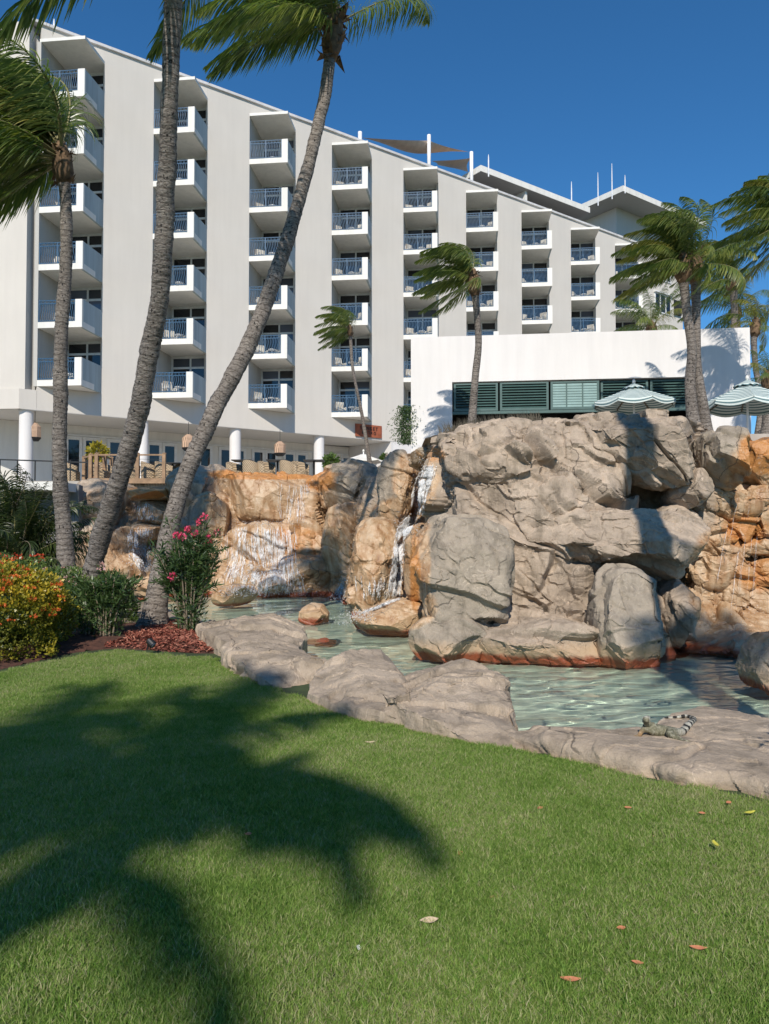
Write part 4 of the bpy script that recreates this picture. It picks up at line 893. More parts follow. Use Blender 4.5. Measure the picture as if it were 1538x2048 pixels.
def trunk(pts, radii, parent, origin, seed=0, ringh=.11, name="trunk", seg=20, fine=True):
    """pts list of world points, ringed tapering trunk"""
    C = catmull(pts, 40); L = np.concatenate([[0], np.cumsum(np.linalg.norm(np.diff(C, axis=0), axis=1))]); step = ringh/4 if fine else ringh
    s = np.arange(0, L[-1], step); P = np.stack([np.interp(s, L, C[:, k]) for k in range(3)], 1); R = np.interp(s/L[-1], np.linspace(0, 1, len(radii)), radii)
    base = np.exp(-s/.28)*.35; R = R*(1+base)
    if fine:
        ph = (s+.03*np.sin(s*3+seed))/ringh; fr = ph-np.floor(ph); R = R*(1+.045*np.clip(1-fr*2.2, 0, 1)-.02)
    n = len(s); T = np.gradient(P, axis=0); T /= np.linalg.norm(T, axis=1, keepdims=True); a = np.cross(T, [0, 1, 0]); a /= np.linalg.norm(a, axis=1, keepdims=True); b = np.cross(T, a)
    th = np.linspace(0, 2*np.pi, seg, endpoint=False); V = P[:, None]+R[:, None, None]*(a[:, None]*np.cos(th)[None, :, None]+b[:, None]*np.sin(th)[None, :, None])
    flat = V.reshape(-1, 3); dn = fbm(flat*np.array([4, 4, 2.5])+seed, 4, seed)*.035+fbm(flat*np.array([14, 14, 30])+seed, 2, seed)*.012
    flat = flat+(flat-np.repeat(P, seg, 0))*dn[:, None]*(3 if fine else 1)
    I = np.arange(n*seg).reshape(n, seg); I2 = np.roll(I, -1, 1); Q = np.stack([I[:-1], I2[:-1], I2[1:], I[1:]], -1).reshape(-1, 4)
    uv = np.column_stack([np.tile(th/6.28, n), np.repeat(s/ (ringh*9.0), seg)])
    me = np_mesh(name, flat-np.array(origin), Q, M['bark'], True, uv=uv); return link(name, me, parent)
def frond_mesh(az, el, length, seed, wind=1.0, n=80, m='frond', droop=1.0, lw=.019, lmax=.74, ll=1.0):
    rs = random.Random(seed); K = 26; d = Vector((math.cos(az)*math.cos(el), math.sin(az)*math.cos(el), math.sin(el))); p = Vector((0, 0, 0)); P = [p.copy()]; ds = length/K
    for i in range(K):
        u = i/K; d = (d+(WIND*wind*.10*(.05+1.5*u)+Vector((0, 0, -1))*.075*droop*(.2+1.6*u))*(length/3.2)**.5*26/K).normalized(); p = p+d*ds; P.append(p.copy())
    V = []; Fq = []; mi = []; tint = []
    # rachis
    r0 = .032*length/3.5; up = Vector((0, 0, 1))
    for i in range(K):
        a, b = P[i], P[i+1]; t_ = (b-a).normalized(); sd = t_.cross(up); sd = sd.normalized() if sd.length > .05 else Vector((1, 0, 0)); w0 = r0*(1-i/K*.85); w1 = r0*(1-(i+1)/K*.85); nn = sd.cross(t_)
        k = len(V); V += [a+sd*w0, a-sd*w0, a+nn*w0, b+sd*w1, b-sd*w1, b+nn*w1]; Fq += [(k, k+3, k+5, k+2), (k+2, k+5, k+4, k+1), (k+1, k+4, k+3, k)]; mi += [1, 1, 1]; tint += [.3]*6
    for i in range(n):
        u = .10+.89*(i+.5)/n; f = u*K; j = min(int(f), K-1); g = f-j; o = P[j].lerp(P[j+1], g); t_ = (P[j+1]-P[j]).normalized(); sd = t_.cross(up); sd = sd.normalized() if sd.length > .05 else Vector((1, 0, 0)); nn = sd.cross(t_)
        L = lmax*ll*(length/3.2)*(math.sin(math.pi*min(1, u*.92+.10))**.6)*rs.uniform(.85, 1.1)+.05
        for s in (-1, 1):
            if rs.random() < .04: continue
            dv = (sd*s*(.85-.35*u)+t_*(.55+.5*u)+nn*rs.uniform(-.15, .35)+Vector((rs.gauss(0, .07), rs.gauss(0, .07), rs.gauss(0, .07)))).normalized(); q = o.copy(); S = 5; wv = (t_*1.0+nn*.25*s).normalized()*lw*(length/3.2)**.5
            k = len(V); tt = rs.uniform(0, .45)+(.25 if rs.random() < .08 else 0)
            for z in range(S+1):
                v = z/S; w = wv*(math.sin(math.pi*(.18+.80*v))**.8)*.62
                if z == S: w = wv*.04
                V += [q+w, q-w]; tint += [tt+v*.25, tt+v*.25]
                if z: Fq.append((k+2*z-2, k+2*z-1, k+2*z+1, k+2*z)); mi.append(0)
                dv = (dv+Vector((0, 0, -1))*(.30+.22*rs.random())*droop+WIND*wind*(.13+.12*rs.random())).normalized(); q = q+dv*L/S
                wx_ = wv-dv*wv.dot(dv); wv = wx_.normalized()*wv.length if wx_.length > 1e-5 else wv
    me = np_mesh("frond", [tuple(v) for v in V], Fq, [M[m], M['rachis']], True, mi, attr={'tint': tint}); return me
def palm(label, tp, radii, crown_off=(0, 0, 0), nf=22, length=3.0, seed=0, wind=1.0, yellow=.08, fibre=1.0, group="wind blown coconut palms", fine=True, lead=None, n=84, elr=(-30, 82), lw=.019, droop=1.0, trunkon=True, head=True, azs=None, azw=9.0):
    base = Vector(tp[0]); e = empty("coconut_palm", base); tag(e, label, "palm tree", group); rs = random.Random(seed)
    if trunkon: trunk(tp, radii, e, base, seed, fine=fine)
    top = Vector(tp[-1])-base; T = (Vector(tp[-1])-Vector(tp[-2])).normalized(); r = radii[-1]
    if head:
        mb = MB(); cz = top
        C = [cz-T*.28*fibre, cz-T*.05*fibre, cz+T*.25*fibre, cz+T*.55*fibre]; mb.tube(C, [r*.95, r*1.75, r*1.6, r*.7], 14)
        for q in range(60):
            an = rs.uniform(0, 6.28); z = rs.uniform(-.25, .45)*fibre; o = cz+T*z+Vector((math.cos(an), math.sin(an), 0))*r*1.35; dv = Vector((math.cos(an)*.5, math.sin(an)*.5, rs.uniform(-.6, .9)))*rs.uniform(.08, .3)*fibre
            w = Vector((-math.sin(an), math.cos(an), 0))*rs.uniform(.02, .07)*fibre; mb.add([o-w, o+w, o+dv], [(0, 1, 2)])
        mb.obj("crown_base", M['fibre'], e, True)
    for i in range(nf):
        u = (i+.5)/nf; az = math.pi+rs.gauss(0, azw)+(0 if azw < 2 else i*2.4) if azs is None else azs[i % len(azs)]+rs.uniform(-.2, .2)
        el = math.radians(elr[0]+(elr[1]-elr[0])*(u**.8)+rs.uniform(-8, 8)); ln = length*(.95+.1*rs.random())*(1.0 if u < .8 else .8)
        me = frond_mesh(az, el, ln, seed*100+i, wind, n, 'frond_y' if rs.random() < yellow else 'frond', droop, lw)
        f = link("frond", me, e, top+T*(.15+.35*u)*fibre+Vector(crown_off))
    return e
R1 = math.radians
# left palm, second palm, third palm: the three leaning ones in front
palm("leftmost palm, crown blown left across the hotel's first balcony column",
     [at(137, 1195, 15.6), at(128, 1060, 15.6), at(119, 940, 15.5), at(121, 800, 15.4), at(122, 680, 15.3), at(131, 540, 15.2), at(132, 420, 15.1), at(126, 340, 15)], [.185, .165, .15, .145, .14, .13, .115, .12], nf=38, length=4.1, seed=1, wind=1.3, yellow=.04, n=100, elr=(-15, 92), droop=.85, azw=1.1)
palm("tall palm with thick dark trunk rising behind the yellow hedge, crown above the picture",
     [at(163, 1262, 12.6), at(190, 1120, 12.4), at(232, 980, 12.0), at(272, 850, 11.7), at(300, 700, 11.3), at(318, 600, 11.0), at(328, 480, 10.7), at(334, 350, 10.4), at(340, 180, 10.0), at(346, 20, 9.7), at(350, -130, 9.4)], [.19, .165, .155, .152, .148, .142, .136, .13, .122, .115, .115], nf=22, length=3.2, seed=2, wind=.9, n=89, elr=(-22, 85))
palm("tall palm leaning right out of the mulch bed, brown fibrous crown base in view",
     [at(302, 1264, 12.0), at(318, 1170, 12.1), at(340, 1060, 12.3), at(372, 950, 12.5), at(425, 830, 12.7), at(492, 700, 12.9), at(548, 560, 13.1), at(590, 430, 13.3), at(622, 310, 13.4), at(648, 200, 13.5), at(658, 130, 13.5), at(664, 85, 13.6)], [.205, .165, .15, .148, .146, .14, .134, .128, .12, .112, .108, .11], nf=26, length=2.95, seed=3, wind=.9, fibre=1.5, n=100, elr=(-2, 90), droop=.8, azw=1.25)
# palms on the terrace
def tpalm(label, pix, D, wpx, seed, nf=20, length=2.4, base_z=None, **k):
    P = [at(x, y, D) for x, y in pix]; r = [w/2/F_PX*D for w in wpx]; return palm(label, P, r, seed=seed, nf=nf, length=length, fine=k.pop('fine', False), **k)
tpalm("thin young palm in front of the fourth balcony column, small crown blown left", [(741, 935), (724, 830), (706, 740), (702, 690), (700, 665)], 30, [9, 7.5, 6, 6, 7], 4, 20, 1.6, azw=.9, elr=(-20, 88), wind=1.5, n=62, fibre=.6, yellow=.05, lw=.022)
tpalm("palm before the left end of the white bar, crown blown left over the balconies", [(942, 870), (950, 760), (957, 690), (954, 630), (949, 575)], 19.5, [17, 15, 14, 13, 15], 5, 24, 1.7, azw=1.0, elr=(-20, 88), wind=1.5, n=75, yellow=.15, fibre=.9)
tpalm("left trunk of the twin palms rising behind the rock outcrop, big yellowing crown", [(1388, 860), (1380, 770), (1384, 700), (1376, 640), (1370, 590), (1366, 545)], 18.6, [24, 21, 19, 18, 17, 20], 6, 26, 1.85, azw=1.2, elr=(-20, 88), wind=1.3, n=81, yellow=.32)
tpalm("right trunk of the twin palms, its foot bending right behind the outcrop", [(1412, 865), (1404, 800), (1394, 740), (1392, 660), (1392, 600), (1390, 545)], 18.8, [22, 20, 19, 18, 17, 20], 7, 20, 1.75, wind=1.3, n=81, yellow=.15)
tpalm("slim palm against the sky just right of the tall tower", [(1468, 690), (1469, 640), (1468, 600), (1466, 570)], 31, [15, 14, 13, 16], 8, 22, 3.0, azw=1.3, elr=(-15, 88), wind=1.2, n=67, base_z=3)
tpalm("palm mostly outside the right edge, only its dark fronds reaching in", [(1640, 880), (1625, 700), (1600, 550), (1585, 470)], 19, [20, 18, 17, 18], 9, 28, 2.2, azw=1.2, wind=1.2, n=86, elr=(-45, 80), yellow=.06)
tpalm("low palm crown peeping over the right end of the white bar wall", [(1482, 760), (1478, 700), (1475, 660), (1472, 630)], 36, [14, 13, 12, 14], 10, 18, 2.8, wind=.5, n=62, fine=False)
tpalm("leaning palm with a pale curved trunk just right of the white bar", [(1515, 880), (1522, 800), (1512, 740), (1508, 690), (1510, 662)], 30, [13, 12, 11, 11, 12], 11, 13, 1.7, wind=1.2, n=40, yellow=.6, lw=.022)
tpalm("short palm with a broad trunk beside the right striped umbrella", [(1532, 885), (1536, 830), (1538, 790), (1538, 770)], 27, [22, 21, 20, 18], 12, 16, 1.3, wind=.2, n=40)
tpalm("dark low palm crown showing above the white bar's roof edge", [(1310, 750), (1308, 700), (1304, 668)], 31, [14, 14, 14], 13, 16, 2.1, wind=.3, n=62)
# palms behind the photographer, which cast the shadows on the lawn
def shadow_palm(G, h, label, seed, nf=22, length=3.3, wind=1.0, lean=(.5, .3), r=.15):
    k = h/math.tan(SUN_EL); c = Vector((G[0]+SUN_H.x*k, G[1]+SUN_H.y*k, h)); b = Vector((c.x+lean[0], c.y+lean[1], 0))
    return palm(label, [b, b.lerp(c, .35)+Vector((.15, 0, 0)), b.lerp(c, .7)+Vector((.1, 0, 0)), c], [.2, .17, .15, r], seed=seed, nf=nf, length=length, wind=wind, fine=False, n=44, lw=.05)
shadow_palm((-1.85, 4.6), 12.0, "palm behind the lawn whose shadow lies on the left of the grass", 21, 19, 2.5, .15, (-4.4, .3))
shadow_palm((-2.9, 3.9), 13.0, "second palm behind the lawn shading the far left of the grass", 22, 19, 3.0, .2, (-1.6, .2))
shadow_palm((-1.45, 3.35), 12.0, "third palm behind the lawn shading the lower left of the grass", 26, 14, 1.7, .2, (-2.6, -.3))
shadow_palm((5.4, 9.4), 13.0, "palm right of the lawn shading the right end of the pool", 25, 24, 2.5, .3, (.8, .3))
b = Vector((3.45, 3.3, 0))
palm("palm beside the lawn, out of the picture at right, shading the outcrop with its trunk", [b, Vector((3.42, 3.45, 3.2)), Vector((3.25, 3.7, 6.4)), Vector((3.2, 4.05, 9.5)), Vector((3.0, 4.2, 12.4))], [.27, .22, .22, .22, .2], seed=24, nf=22, length=3.4, fine=False, n=40)

# ============================================================ SHRUBS
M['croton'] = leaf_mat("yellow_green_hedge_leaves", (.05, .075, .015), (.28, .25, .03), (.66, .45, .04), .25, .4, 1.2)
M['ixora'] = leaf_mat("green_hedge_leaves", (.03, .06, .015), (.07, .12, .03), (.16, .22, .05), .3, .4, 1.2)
M['orange_fl'] = leaf_mat("orange_petals", (.50, .08, .02), (.66, .13, .03), (.80, .28, .06), .25, .6)
M['red_fl'] = leaf_mat("red_petals", (.45, .03, .015), (.60, .05, .02), (.70, .10, .04), .25, .6)
M['pink_fl'] = leaf_mat("pink_petals", (.55, .03, .10), (.75, .07, .18), (.85, .25, .35), .3, .6)
M['pale_fl'] = leaf_mat("pale_pink_petals", (.55, .28, .28), (.70, .42, .40), (.80, .55, .5), .3, .6)
M['oleander'] = leaf_mat("oleander_leaves", (.028, .055, .022), (.07, .12, .04), (.15, .22, .07), .3, .38)
M['areca'] = leaf_mat("areca_leaflets", (.012, .022, .010), (.03, .05, .018), (.10, .13, .03), .3, .4)
M['stem'] = simple("woody_stem", (.20, .16, .11), .85)
def leaves_mesh(name, P, Nn, L, Wd, m, seed, curl=.25, tint=None, jit=.5):
    """one mesh of many pointed leaves; P points, Nn outward directions"""
    rs = np.random.default_rng(seed); n = len(P); Nn = Nn+rs.normal(0, jit, (n, 3)); Nn /= np.linalg.norm(Nn, axis=1, keepdims=True)+1e-9
    r = rs.normal(0, 1, (n, 3)); T = np.cross(Nn, r); T /= np.linalg.norm(T, axis=1, keepdims=True)+1e-9
    l = (L*rs.uniform(.6, 1.25, n))[:, None]; w = (Wd*rs.uniform(.7, 1.2, n))[:, None]; up = np.cross(T, Nn)
    a = P; b = P+Nn*l*.45+T*w+up*l*curl*.2; c = P+Nn*l*.45-T*w+up*l*curl*.2; d = P+Nn*l-up*l*curl*.4
    V = np.stack([a, b, d, c], 1).reshape(-1, 3); Q = np.arange(4*n).reshape(n, 4); tt = rs.uniform(0, .6, n) if tint is None else tint
    return np_mesh(name, V, Q, m, True, attr={'tint': np.repeat(tt, 4)})
def hedge(name, label, cx, cy, rx, ry, h, n, m, seed, L=.055, Wd=.016, flowers=(), pw=3.2, z0=0.0, cat="hedge"):
    rs = np.random.default_rng(seed); e = empty(name, (cx, cy, z0)); tag(e, label, cat)
    d = rs.normal(0, 1, (n, 3)); d[:, 2] = np.abs(d[:, 2])*.9+.0; d /= (np.abs(d)**pw).sum(1, keepdims=True)**(1/pw); d[:, 2] = d[:, 2]*.92+.04
    lump = 1+.10*fbm(d*3.2+seed, 3, seed)+.06*fbm(d*9+seed, 2, seed+1); depth = 1-np.abs(rs.normal(0, .07, n)); P = d*np.array([rx, ry, h])*(lump*depth)[:, None]
    low = rs.random(n) < np.clip(1.1-P[:, 2]/h*3, 0, .35); Nn = d*np.array([1/rx, 1/ry, 1/h]); Nn /= np.linalg.norm(Nn, axis=1, keepdims=True); keep = ~low
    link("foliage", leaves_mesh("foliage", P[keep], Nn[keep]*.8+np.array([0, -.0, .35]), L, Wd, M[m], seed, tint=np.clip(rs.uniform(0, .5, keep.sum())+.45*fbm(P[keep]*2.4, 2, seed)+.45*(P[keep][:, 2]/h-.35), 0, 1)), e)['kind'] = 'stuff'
    # twiggy heart
    mb = MB()
    for i in range(26):
        a = rs.uniform(0, 6.28); q = rs.uniform(.1, .8); mb.tube([(math.cos(a)*rx*q*.4, math.sin(a)*ry*q*.4, 0), (math.cos(a)*rx*q*.7, math.sin(a)*ry*q*.7, h*.5), (math.cos(a)*rx*q*.9, math.sin(a)*ry*q*.9, h*.85)], [.014, .01, .005], 5)
    o = mb.obj("twigs", M['stem'], e); o['kind'] = 'stuff'
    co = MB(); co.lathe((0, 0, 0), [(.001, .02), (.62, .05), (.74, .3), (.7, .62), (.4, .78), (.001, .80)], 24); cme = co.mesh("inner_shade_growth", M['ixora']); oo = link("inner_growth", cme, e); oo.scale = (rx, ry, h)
    for (fm, fn, fr_, pred) in flowers:
        k = 0; tries = 0
        while k < fn and tries < 4000:
            tries += 1; i = rs.integers(0, n)
            if not pred(P[i]/np.array([rx, ry, h]), Nn[i]): continue
            k += 1; c = P[i]*1.02; q = int(rs.integers(18, 34)); dd = rs.normal(0, 1, (q, 3)); dd[:, 2] = np.abs(dd[:, 2])*.3; dd /= np.linalg.norm(dd, axis=1, keepdims=True); dd = dd+Nn[i]*.6
            link("flower_cluster", leaves_mesh("flower_cluster", dd*fr_*.45, dd, .028, .011, M[fm], int(seed*100+k), .1), e, c)
    return e
hy = on_z(60, 1332, 0); 
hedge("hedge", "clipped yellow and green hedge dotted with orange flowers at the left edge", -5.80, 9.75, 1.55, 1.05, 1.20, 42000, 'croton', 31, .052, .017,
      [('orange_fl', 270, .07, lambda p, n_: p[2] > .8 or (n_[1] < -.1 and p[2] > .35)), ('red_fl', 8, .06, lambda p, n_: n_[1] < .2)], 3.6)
hedge("hedge", "low green hedge with a flat bright red flower head behind the yellow hedge", -7.0, 13.2, 1.0, .8, 1.18, 9000, 'ixora', 32, .06, .018, [('red_fl', 60, .08, lambda p, n_: p[2] > .84)], 4)
hedge("shrub", "low shrub with small pale pink flowers between hedge and leftmost palm", -5.3, 12.4, 1.15, .7, .98, 7000, 'ixora', 33, .07, .014, [('pale_fl', 26, .05, lambda p, n_: p[2] > .7)], 2.4, cat="shrub")
def oleander(label, bx_, by_, h, spread, nst, seed, flowers=0, leafn=60, L=.13, lowleaf=.35):
    rs = random.Random(seed); e = empty("oleander_shrub", (bx_, by_, 0.02)); tag(e, label, "shrub"); P = []; Nn = []; tips = []
    for i in range(nst):
        a = i*2.4+rs.uniform(-.4, .4); q = rs.uniform(.25, 1.0); top = Vector((math.cos(a)*spread*q, math.sin(a)*spread*q*.8, h*rs.uniform(.6, 1.0)*(1-.18*q))); b = Vector((math.cos(a)*.10, math.sin(a)*.10, 0)); mid_ = b.lerp(top, .5)+Vector((-top.x*.22, -top.y*.22, h*.06))
        pts = [b, mid_, top]; C = [b*(1-t)**2+mid_*2*t*(1-t)+top*t*t for t in [k/8 for k in range(9)]]
        MB().tube(C, [.016-.011*k/8 for k in range(9)], 6).obj("stem", M['stem'], e, True)
        tips.append(C[-1])
        for k in range(leafn):
            t = lowleaf+(1-lowleaf)*rs.random()**.8; f = t*8; j = min(int(f), 7); o = C[j].lerp(C[j+1], f-j); P.append(o+Vector((rs.gauss(0, .05), rs.gauss(0, .05), rs.gauss(0, .03)))); Nn.append(((C[j+1]-C[j]).normalized()*.7+Vector((rs.gauss(0, .7), rs.gauss(0, .7), rs.gauss(0, .4)))).normalized())
        for br in range(3):
            o = C[rs.randint(4, 7)]; d = Vector((rs.gauss(0, .6), rs.gauss(0, .6), rs.uniform(.3, 1))).normalized()*rs.uniform(.15, .35)
            for k in range(leafn//3):
                t = rs.random(); P.append(o+d*t); Nn.append((d.normalized()*.8+Vector((rs.gauss(0, .6), rs.gauss(0, .6), rs.gauss(0, .4)))).normalized())
            tips.append(o+d)
    link("foliage", leaves_mesh("foliage", np.array([tuple(p) for p in P]), np.array([tuple(p) for p in Nn]), L, .0115, M['oleander'], seed, .3, jit=.2), e)['kind'] = 'stuff'
    tips.sort(key=lambda v: -v.z)
    for i in range(flowers):
        c = tips[(i*2) % min(len(tips), 26)] if i < flowers-3 else tips[rs.randint(26, len(tips)-1)]; q = 30; dd = np.random.default_rng(seed*50+i).normal(0, 1, (q, 3)); dd /= np.linalg.norm(dd, axis=1, keepdims=True)
        link("flower_cluster", leaves_mesh("flower_cluster", dd*.035, dd+np.array([0, -.3, .4]), .045, .02, M['pink_fl' if flowers > 5 else 'pale_fl'], seed*77+i, .1), e, c+Vector((0, 0, .03)))
    return e
ob_ = on_z(378, 1272, 0)
oleander("tall oleander with bright pink flowers right of the leaning palm's foot", ob_.x, ob_.y, 1.95, .62, 26, 41, 12, 110, .14, .04)
o3 = on_z(215, 1285, 0); oleander("smaller dark oleander with a few pale flowers between the two palm trunks", o3.x, o3.y, 1.15, .42, 20, 42, 4, 95, .12, .12)
o3 = on_z(160, 1290, 0); oleander("sparse dark bush at the right end of the yellow hedge", o3.x, o3.y+.4, .8, .35, 14, 43, 0, 60, .12, .1)
# areca clump at the left edge
def areca(label, x, y, z0, h, n, seed, length=2.2, wind=.5):
    rs = random.Random(seed); e = empty("areca_palm", (x, y, z0)); tag(e, label, "palm bush")
    for i in range(n):
        a = rs.uniform(0, 6.28); q = rs.uniform(.05, .55); me = frond_mesh(a, math.radians(rs.uniform(25, 85)), length*rs.uniform(.75, 1.15), seed*100+i, wind, 46, 'areca', .8, .022, .6)
        me.materials[1] = M['stem'] if rs.random() < .5 else M['rachis']; link("frond", me, e, (math.cos(a)*q, math.sin(a)*q, h*rs.uniform(.1, .55)))
    for i in range(10):
        a = rs.uniform(0, 6.28); q = rs.uniform(.1, .5); MB().tube([(math.cos(a)*q, math.sin(a)*q, 0), (math.cos(a)*q*1.3, math.sin(a)*q*1.3, h*.55)], [.035, .025], 7).obj("cane", M['rachis'], e)
    return e
areca("dense dark feathery palm clump at the left edge below the hotel", -8.35, 16.3, 0, 2.4, 74, 51, 1.95, .4)
areca("second dark feathery clump, hugging the left edge of the picture", -9.0, 16.9, 0, 2.8, 56, 52, 2.3)
mb = MB(); a = at(20, 985, 22); mb.box((a.x, a.y+1, 1.5), (3.4, .3, 3.1)); o = mb.obj("retaining_wall", stucco("dark_grey_wall", (.22, .21, .20))); tag(o, "grey retaining wall behind the dark feathery palms", "wall")  # wall in one dark grey stucco tone
a = at(92, 968, 22); mb = MB(); mb.prism([(a.x-1.2, a.y-.3), (a.x+.55, a.y-.3), (a.x+.55, a.y+1.2), (a.x-1.2, a.y+1.2)], a.z-.2, a.z+.05); o = mb.obj("wall_cap", M['white_paint']); tag(o, "pale flat cap slab on the wall beside the leftmost trunk", "wall cap")
# hanging creeper at the left corner of the bar and spiky grass along the outcrop top
rs = np.random.default_rng(61); c = at(812, 850, 24.2); n = 2600
zz = rs.uniform(-1, 1, n); P = np.column_stack([rs.normal(0, .13+.10*(1-np.abs(zz)), n), rs.normal(0, .12, n), zz*.62+.0]); D_ = np.column_stack([rs.normal(-.2, .4, n), rs.normal(-.3, .3, n), rs.normal(-.7, .3, n)])
o = link("hanging_creeper", leaves_mesh("hanging_creeper", P, D_, .09, .016, M['oleander'], 61), None, c+Vector((0, -.1, 0))); tag(o, "grey green creeper hanging beside the left corner of the white bar", "creeper")
V = []; Fq = []; rs2 = random.Random(5)
for i in range(620):
    px = rs2.uniform(905, 1125) if i < 560 else rs2.uniform(880, 905); ytop = np.interp(px, [880, 905, 960, 1050, 1100, 1125], [868, 862, 850, 842, 840, 842]); b_ = at(px, ytop, 13.2+rs2.uniform(0, .9)); b_.z -= .12
    h = rs2.uniform(.18, .34)*(1 if px < 1085 else .6); ln = rs2.gauss(-.05, .06); k = len(V); V += [b_+Vector((-.006, 0, 0)), b_+Vector((.006, 0, 0)), b_+Vector((ln*.5+.004, 0, h*.6)), b_+Vector((ln*.5-.004, 0, h*.6)), b_+Vector((ln, rs2.gauss(0, .03), h))]; Fq += [(k, k+1, k+2, k+3), (k+3, k+2, k+4, k+4)]
me = bpy.data.meshes.new("spiky_plants"); me.from_pydata([tuple(v) for v in V], [], [f if f[2] != f[3] else f[:3] for f in Fq]); me.materials.append(simple("dry_grey_blades", (.10, .085, .06), .9)); o = link("spiky_plants", me); tag(o, "row of dry spiky blades along the top of the outcrop", "plants", kind="stuff")
# small plants against the hotel wall
for (px, py, D, s, lb_) in ((196, 905, 33, .42, "bright green potted shrub behind the wooden deck railing"), (663, 925, 36, .38, "round leafy shrub right of the rightmost white column"), (770, 918, 38, .25, "small dark plant by the white wall corner, right of the cream umbrella")):
    p = at(px, py, D); n = 500; d = rs.normal(0, 1, (n, 3)); d /= np.linalg.norm(d, axis=1, keepdims=True); e = empty("potted_shrub", (p.x, p.y, TERR)); tag(e, lb_, "shrub", None)
    link("foliage", leaves_mesh("foliage", d*s*rs.uniform(.5, 1, (n, 1)), d, .2*s/.4, .05, M['croton' if px < 200 else 'ixora'], int(px)), e, (0, 0, p.z-TERR))['kind'] = 'stuff'
    MB().tube([(0, 0, .35), (0, 0, p.z-TERR)], [.03, .02], 6).obj("stem", M['stem'], e); MB().lathe((0, 0, 0), [(.16, 0), (.22, .4), (.24, .42), (.18, .40)], 14).obj("pot", M['rust'], e)

# leafy branches of a bush outside the frame at right, dappling the slab
rs = np.random.default_rng(91); n = 1500; C_b = np.array([[2.70, 3.05, 1.75], [2.95, 2.75, 1.9], [2.85, 2.5, 1.65], [3.2, 3.0, 1.6], [3.0, 3.4, 1.5]]); P = C_b[rs.integers(0, 5, n)]+rs.normal(0, .13, (n, 3)); e = empty("leafy_bush", (3.3, 2.9, 0)); tag(e, "leafy bush beside the lawn, outside the picture at right", "bush")
link("foliage", leaves_mesh("foliage", P-np.array([3.3, 2.9, 0]), rs.normal(0, 1, (n, 3)), .07, .02, M['ixora'], 91), e)['kind'] = 'stuff'
MB().tube([(0, 0, 0), (-.1, 0, .8), (-.4, 0, 1.7)], [.04, .03, .015], 7).obj("stem", M['stem'], e)
# ============================================================ UMBRELLAS
t = NT("striped_canvas", .85); uvn = t.n("ShaderNodeUVMap"); s_ = t.n("ShaderNodeSeparateXYZ"); t.l(uvn.outputs[0], s_.inputs[0]); fr_ = t.math('FRACT', t.math('MULTIPLY', s_.outputs[1], 9.0))
t.col(t.ramp(fr_, [(0, (.62, .68, .64)), (.52, (.11, .19, .20))], 'CONSTANT')); M['canvas'] = t.mat
M['canvas_w'] = simple("cream_canvas", (.72, .70, .65), .85)
def umbrella(label, c, R, ztop, zrim, base_z, mat, n=8, val=.2, cap=True, rot=.2, poler=.028):
    e = empty("umbrella", (c.x, c.y, base_z)); tag(e, label, "umbrella"); zt, zr = ztop-base_z, zrim-base_z
    for k in range(n):
        a0, a1 = rot+2*math.pi*k/n, rot+2*math.pi*(k+1)/n; V = []; Fq = []; UV = []; S = 10; Tn = 8; r0 = R*.14
        for i in range(S+1):
            u = i/S; r = r0+(R-r0)*u; z = zt-(zt-zr)*(.14+.86*(u**.92))
            for j in range(Tn+1):
                v = j/Tn; p0 = Vector((math.cos(a0), math.sin(a0), 0)); p1 = Vector((math.cos(a1), math.sin(a1), 0)); q = p0.lerp(p1, v)*r; sag = math.sin(math.pi*v)*u*.05*R; V.append((q.x, q.y, z-sag)); UV.append((v, u))
        for w in (1, 2):
            for j in range(Tn+1):
                v = j/Tn; p0 = Vector((math.cos(a0), math.sin(a0), 0)); p1 = Vector((math.cos(a1), math.sin(a1), 0)); q = p0.lerp(p1, v)*R; sag = math.sin(math.pi*v)*.05*R; V.append((q.x, q.y, zr-sag-val*w/2*(.75+.25*math.sin(math.pi*v)))); UV.append((v, 1+.12*w*val/.2))
        for i in range(S+2):
            for j in range(Tn): a = i*(Tn+1)+j; Fq.append((a, a+1, a+Tn+2, a+Tn+1))
        link("canopy_panel", np_mesh("canopy_panel", V, Fq, mat, True, uv=np.array(UV)), e)
        MB().beam(Vector((math.cos(a0), math.sin(a0), 0))*r0+Vector((0, 0, zt-.16*(zt-zr)-.03)), Vector((math.cos(a0), math.sin(a0), 0))*R+Vector((0, 0, zr-.03)), .025).obj("rib", M['stem'], e)
    if cap:
        V = []; Fq = []; UV = []; nn = 32
        for i in range(5):
            for j in range(nn):
                a = 2*math.pi*j/nn; r = .02+R*.27*i/4; V.append((r*math.cos(a), r*math.sin(a), zt+.06-(zt-zr)*.30*i/4-(.05 if i == 4 else 0)*(.5+.5*math.sin(j*2.4)))); UV.append((j/nn, i/9))
        for i in range(4):
            for j in range(nn): Fq.append((i*nn+j, i*nn+(j+1) % nn, (i+1)*nn+(j+1) % nn, (i+1)*nn+j))
        link("vent_cap", np_mesh("vent_cap", V, Fq, mat, True, uv=np.array(UV)), e)
    MB().lathe((0, 0, zt+.05), [(.02, 0), (.05, .04), (.045, .08), (.015, .13)], 10).obj("finial", mat if not cap else M['canvas_w'], e, True)
    MB().tube([(0, 0, 0), (0, 0, zt+.05)], poler, 10).obj("pole", M['pole'], e, True); MB().lathe((0, 0, 0), [(.3, 0), (.3, .06), (.05, .10), (.05, .3)], 16).obj("base", M['black'], e); return e
p = at(1268, 812, 20.6); umbrella("teal and white striped umbrella in front of the white bar's shutters", p, 82/F_PX*20.6, at(1268, 771, 20.6).z, at(1268, 805, 20.6).z, TERR, M['canvas'], rot=.1, val=.13)
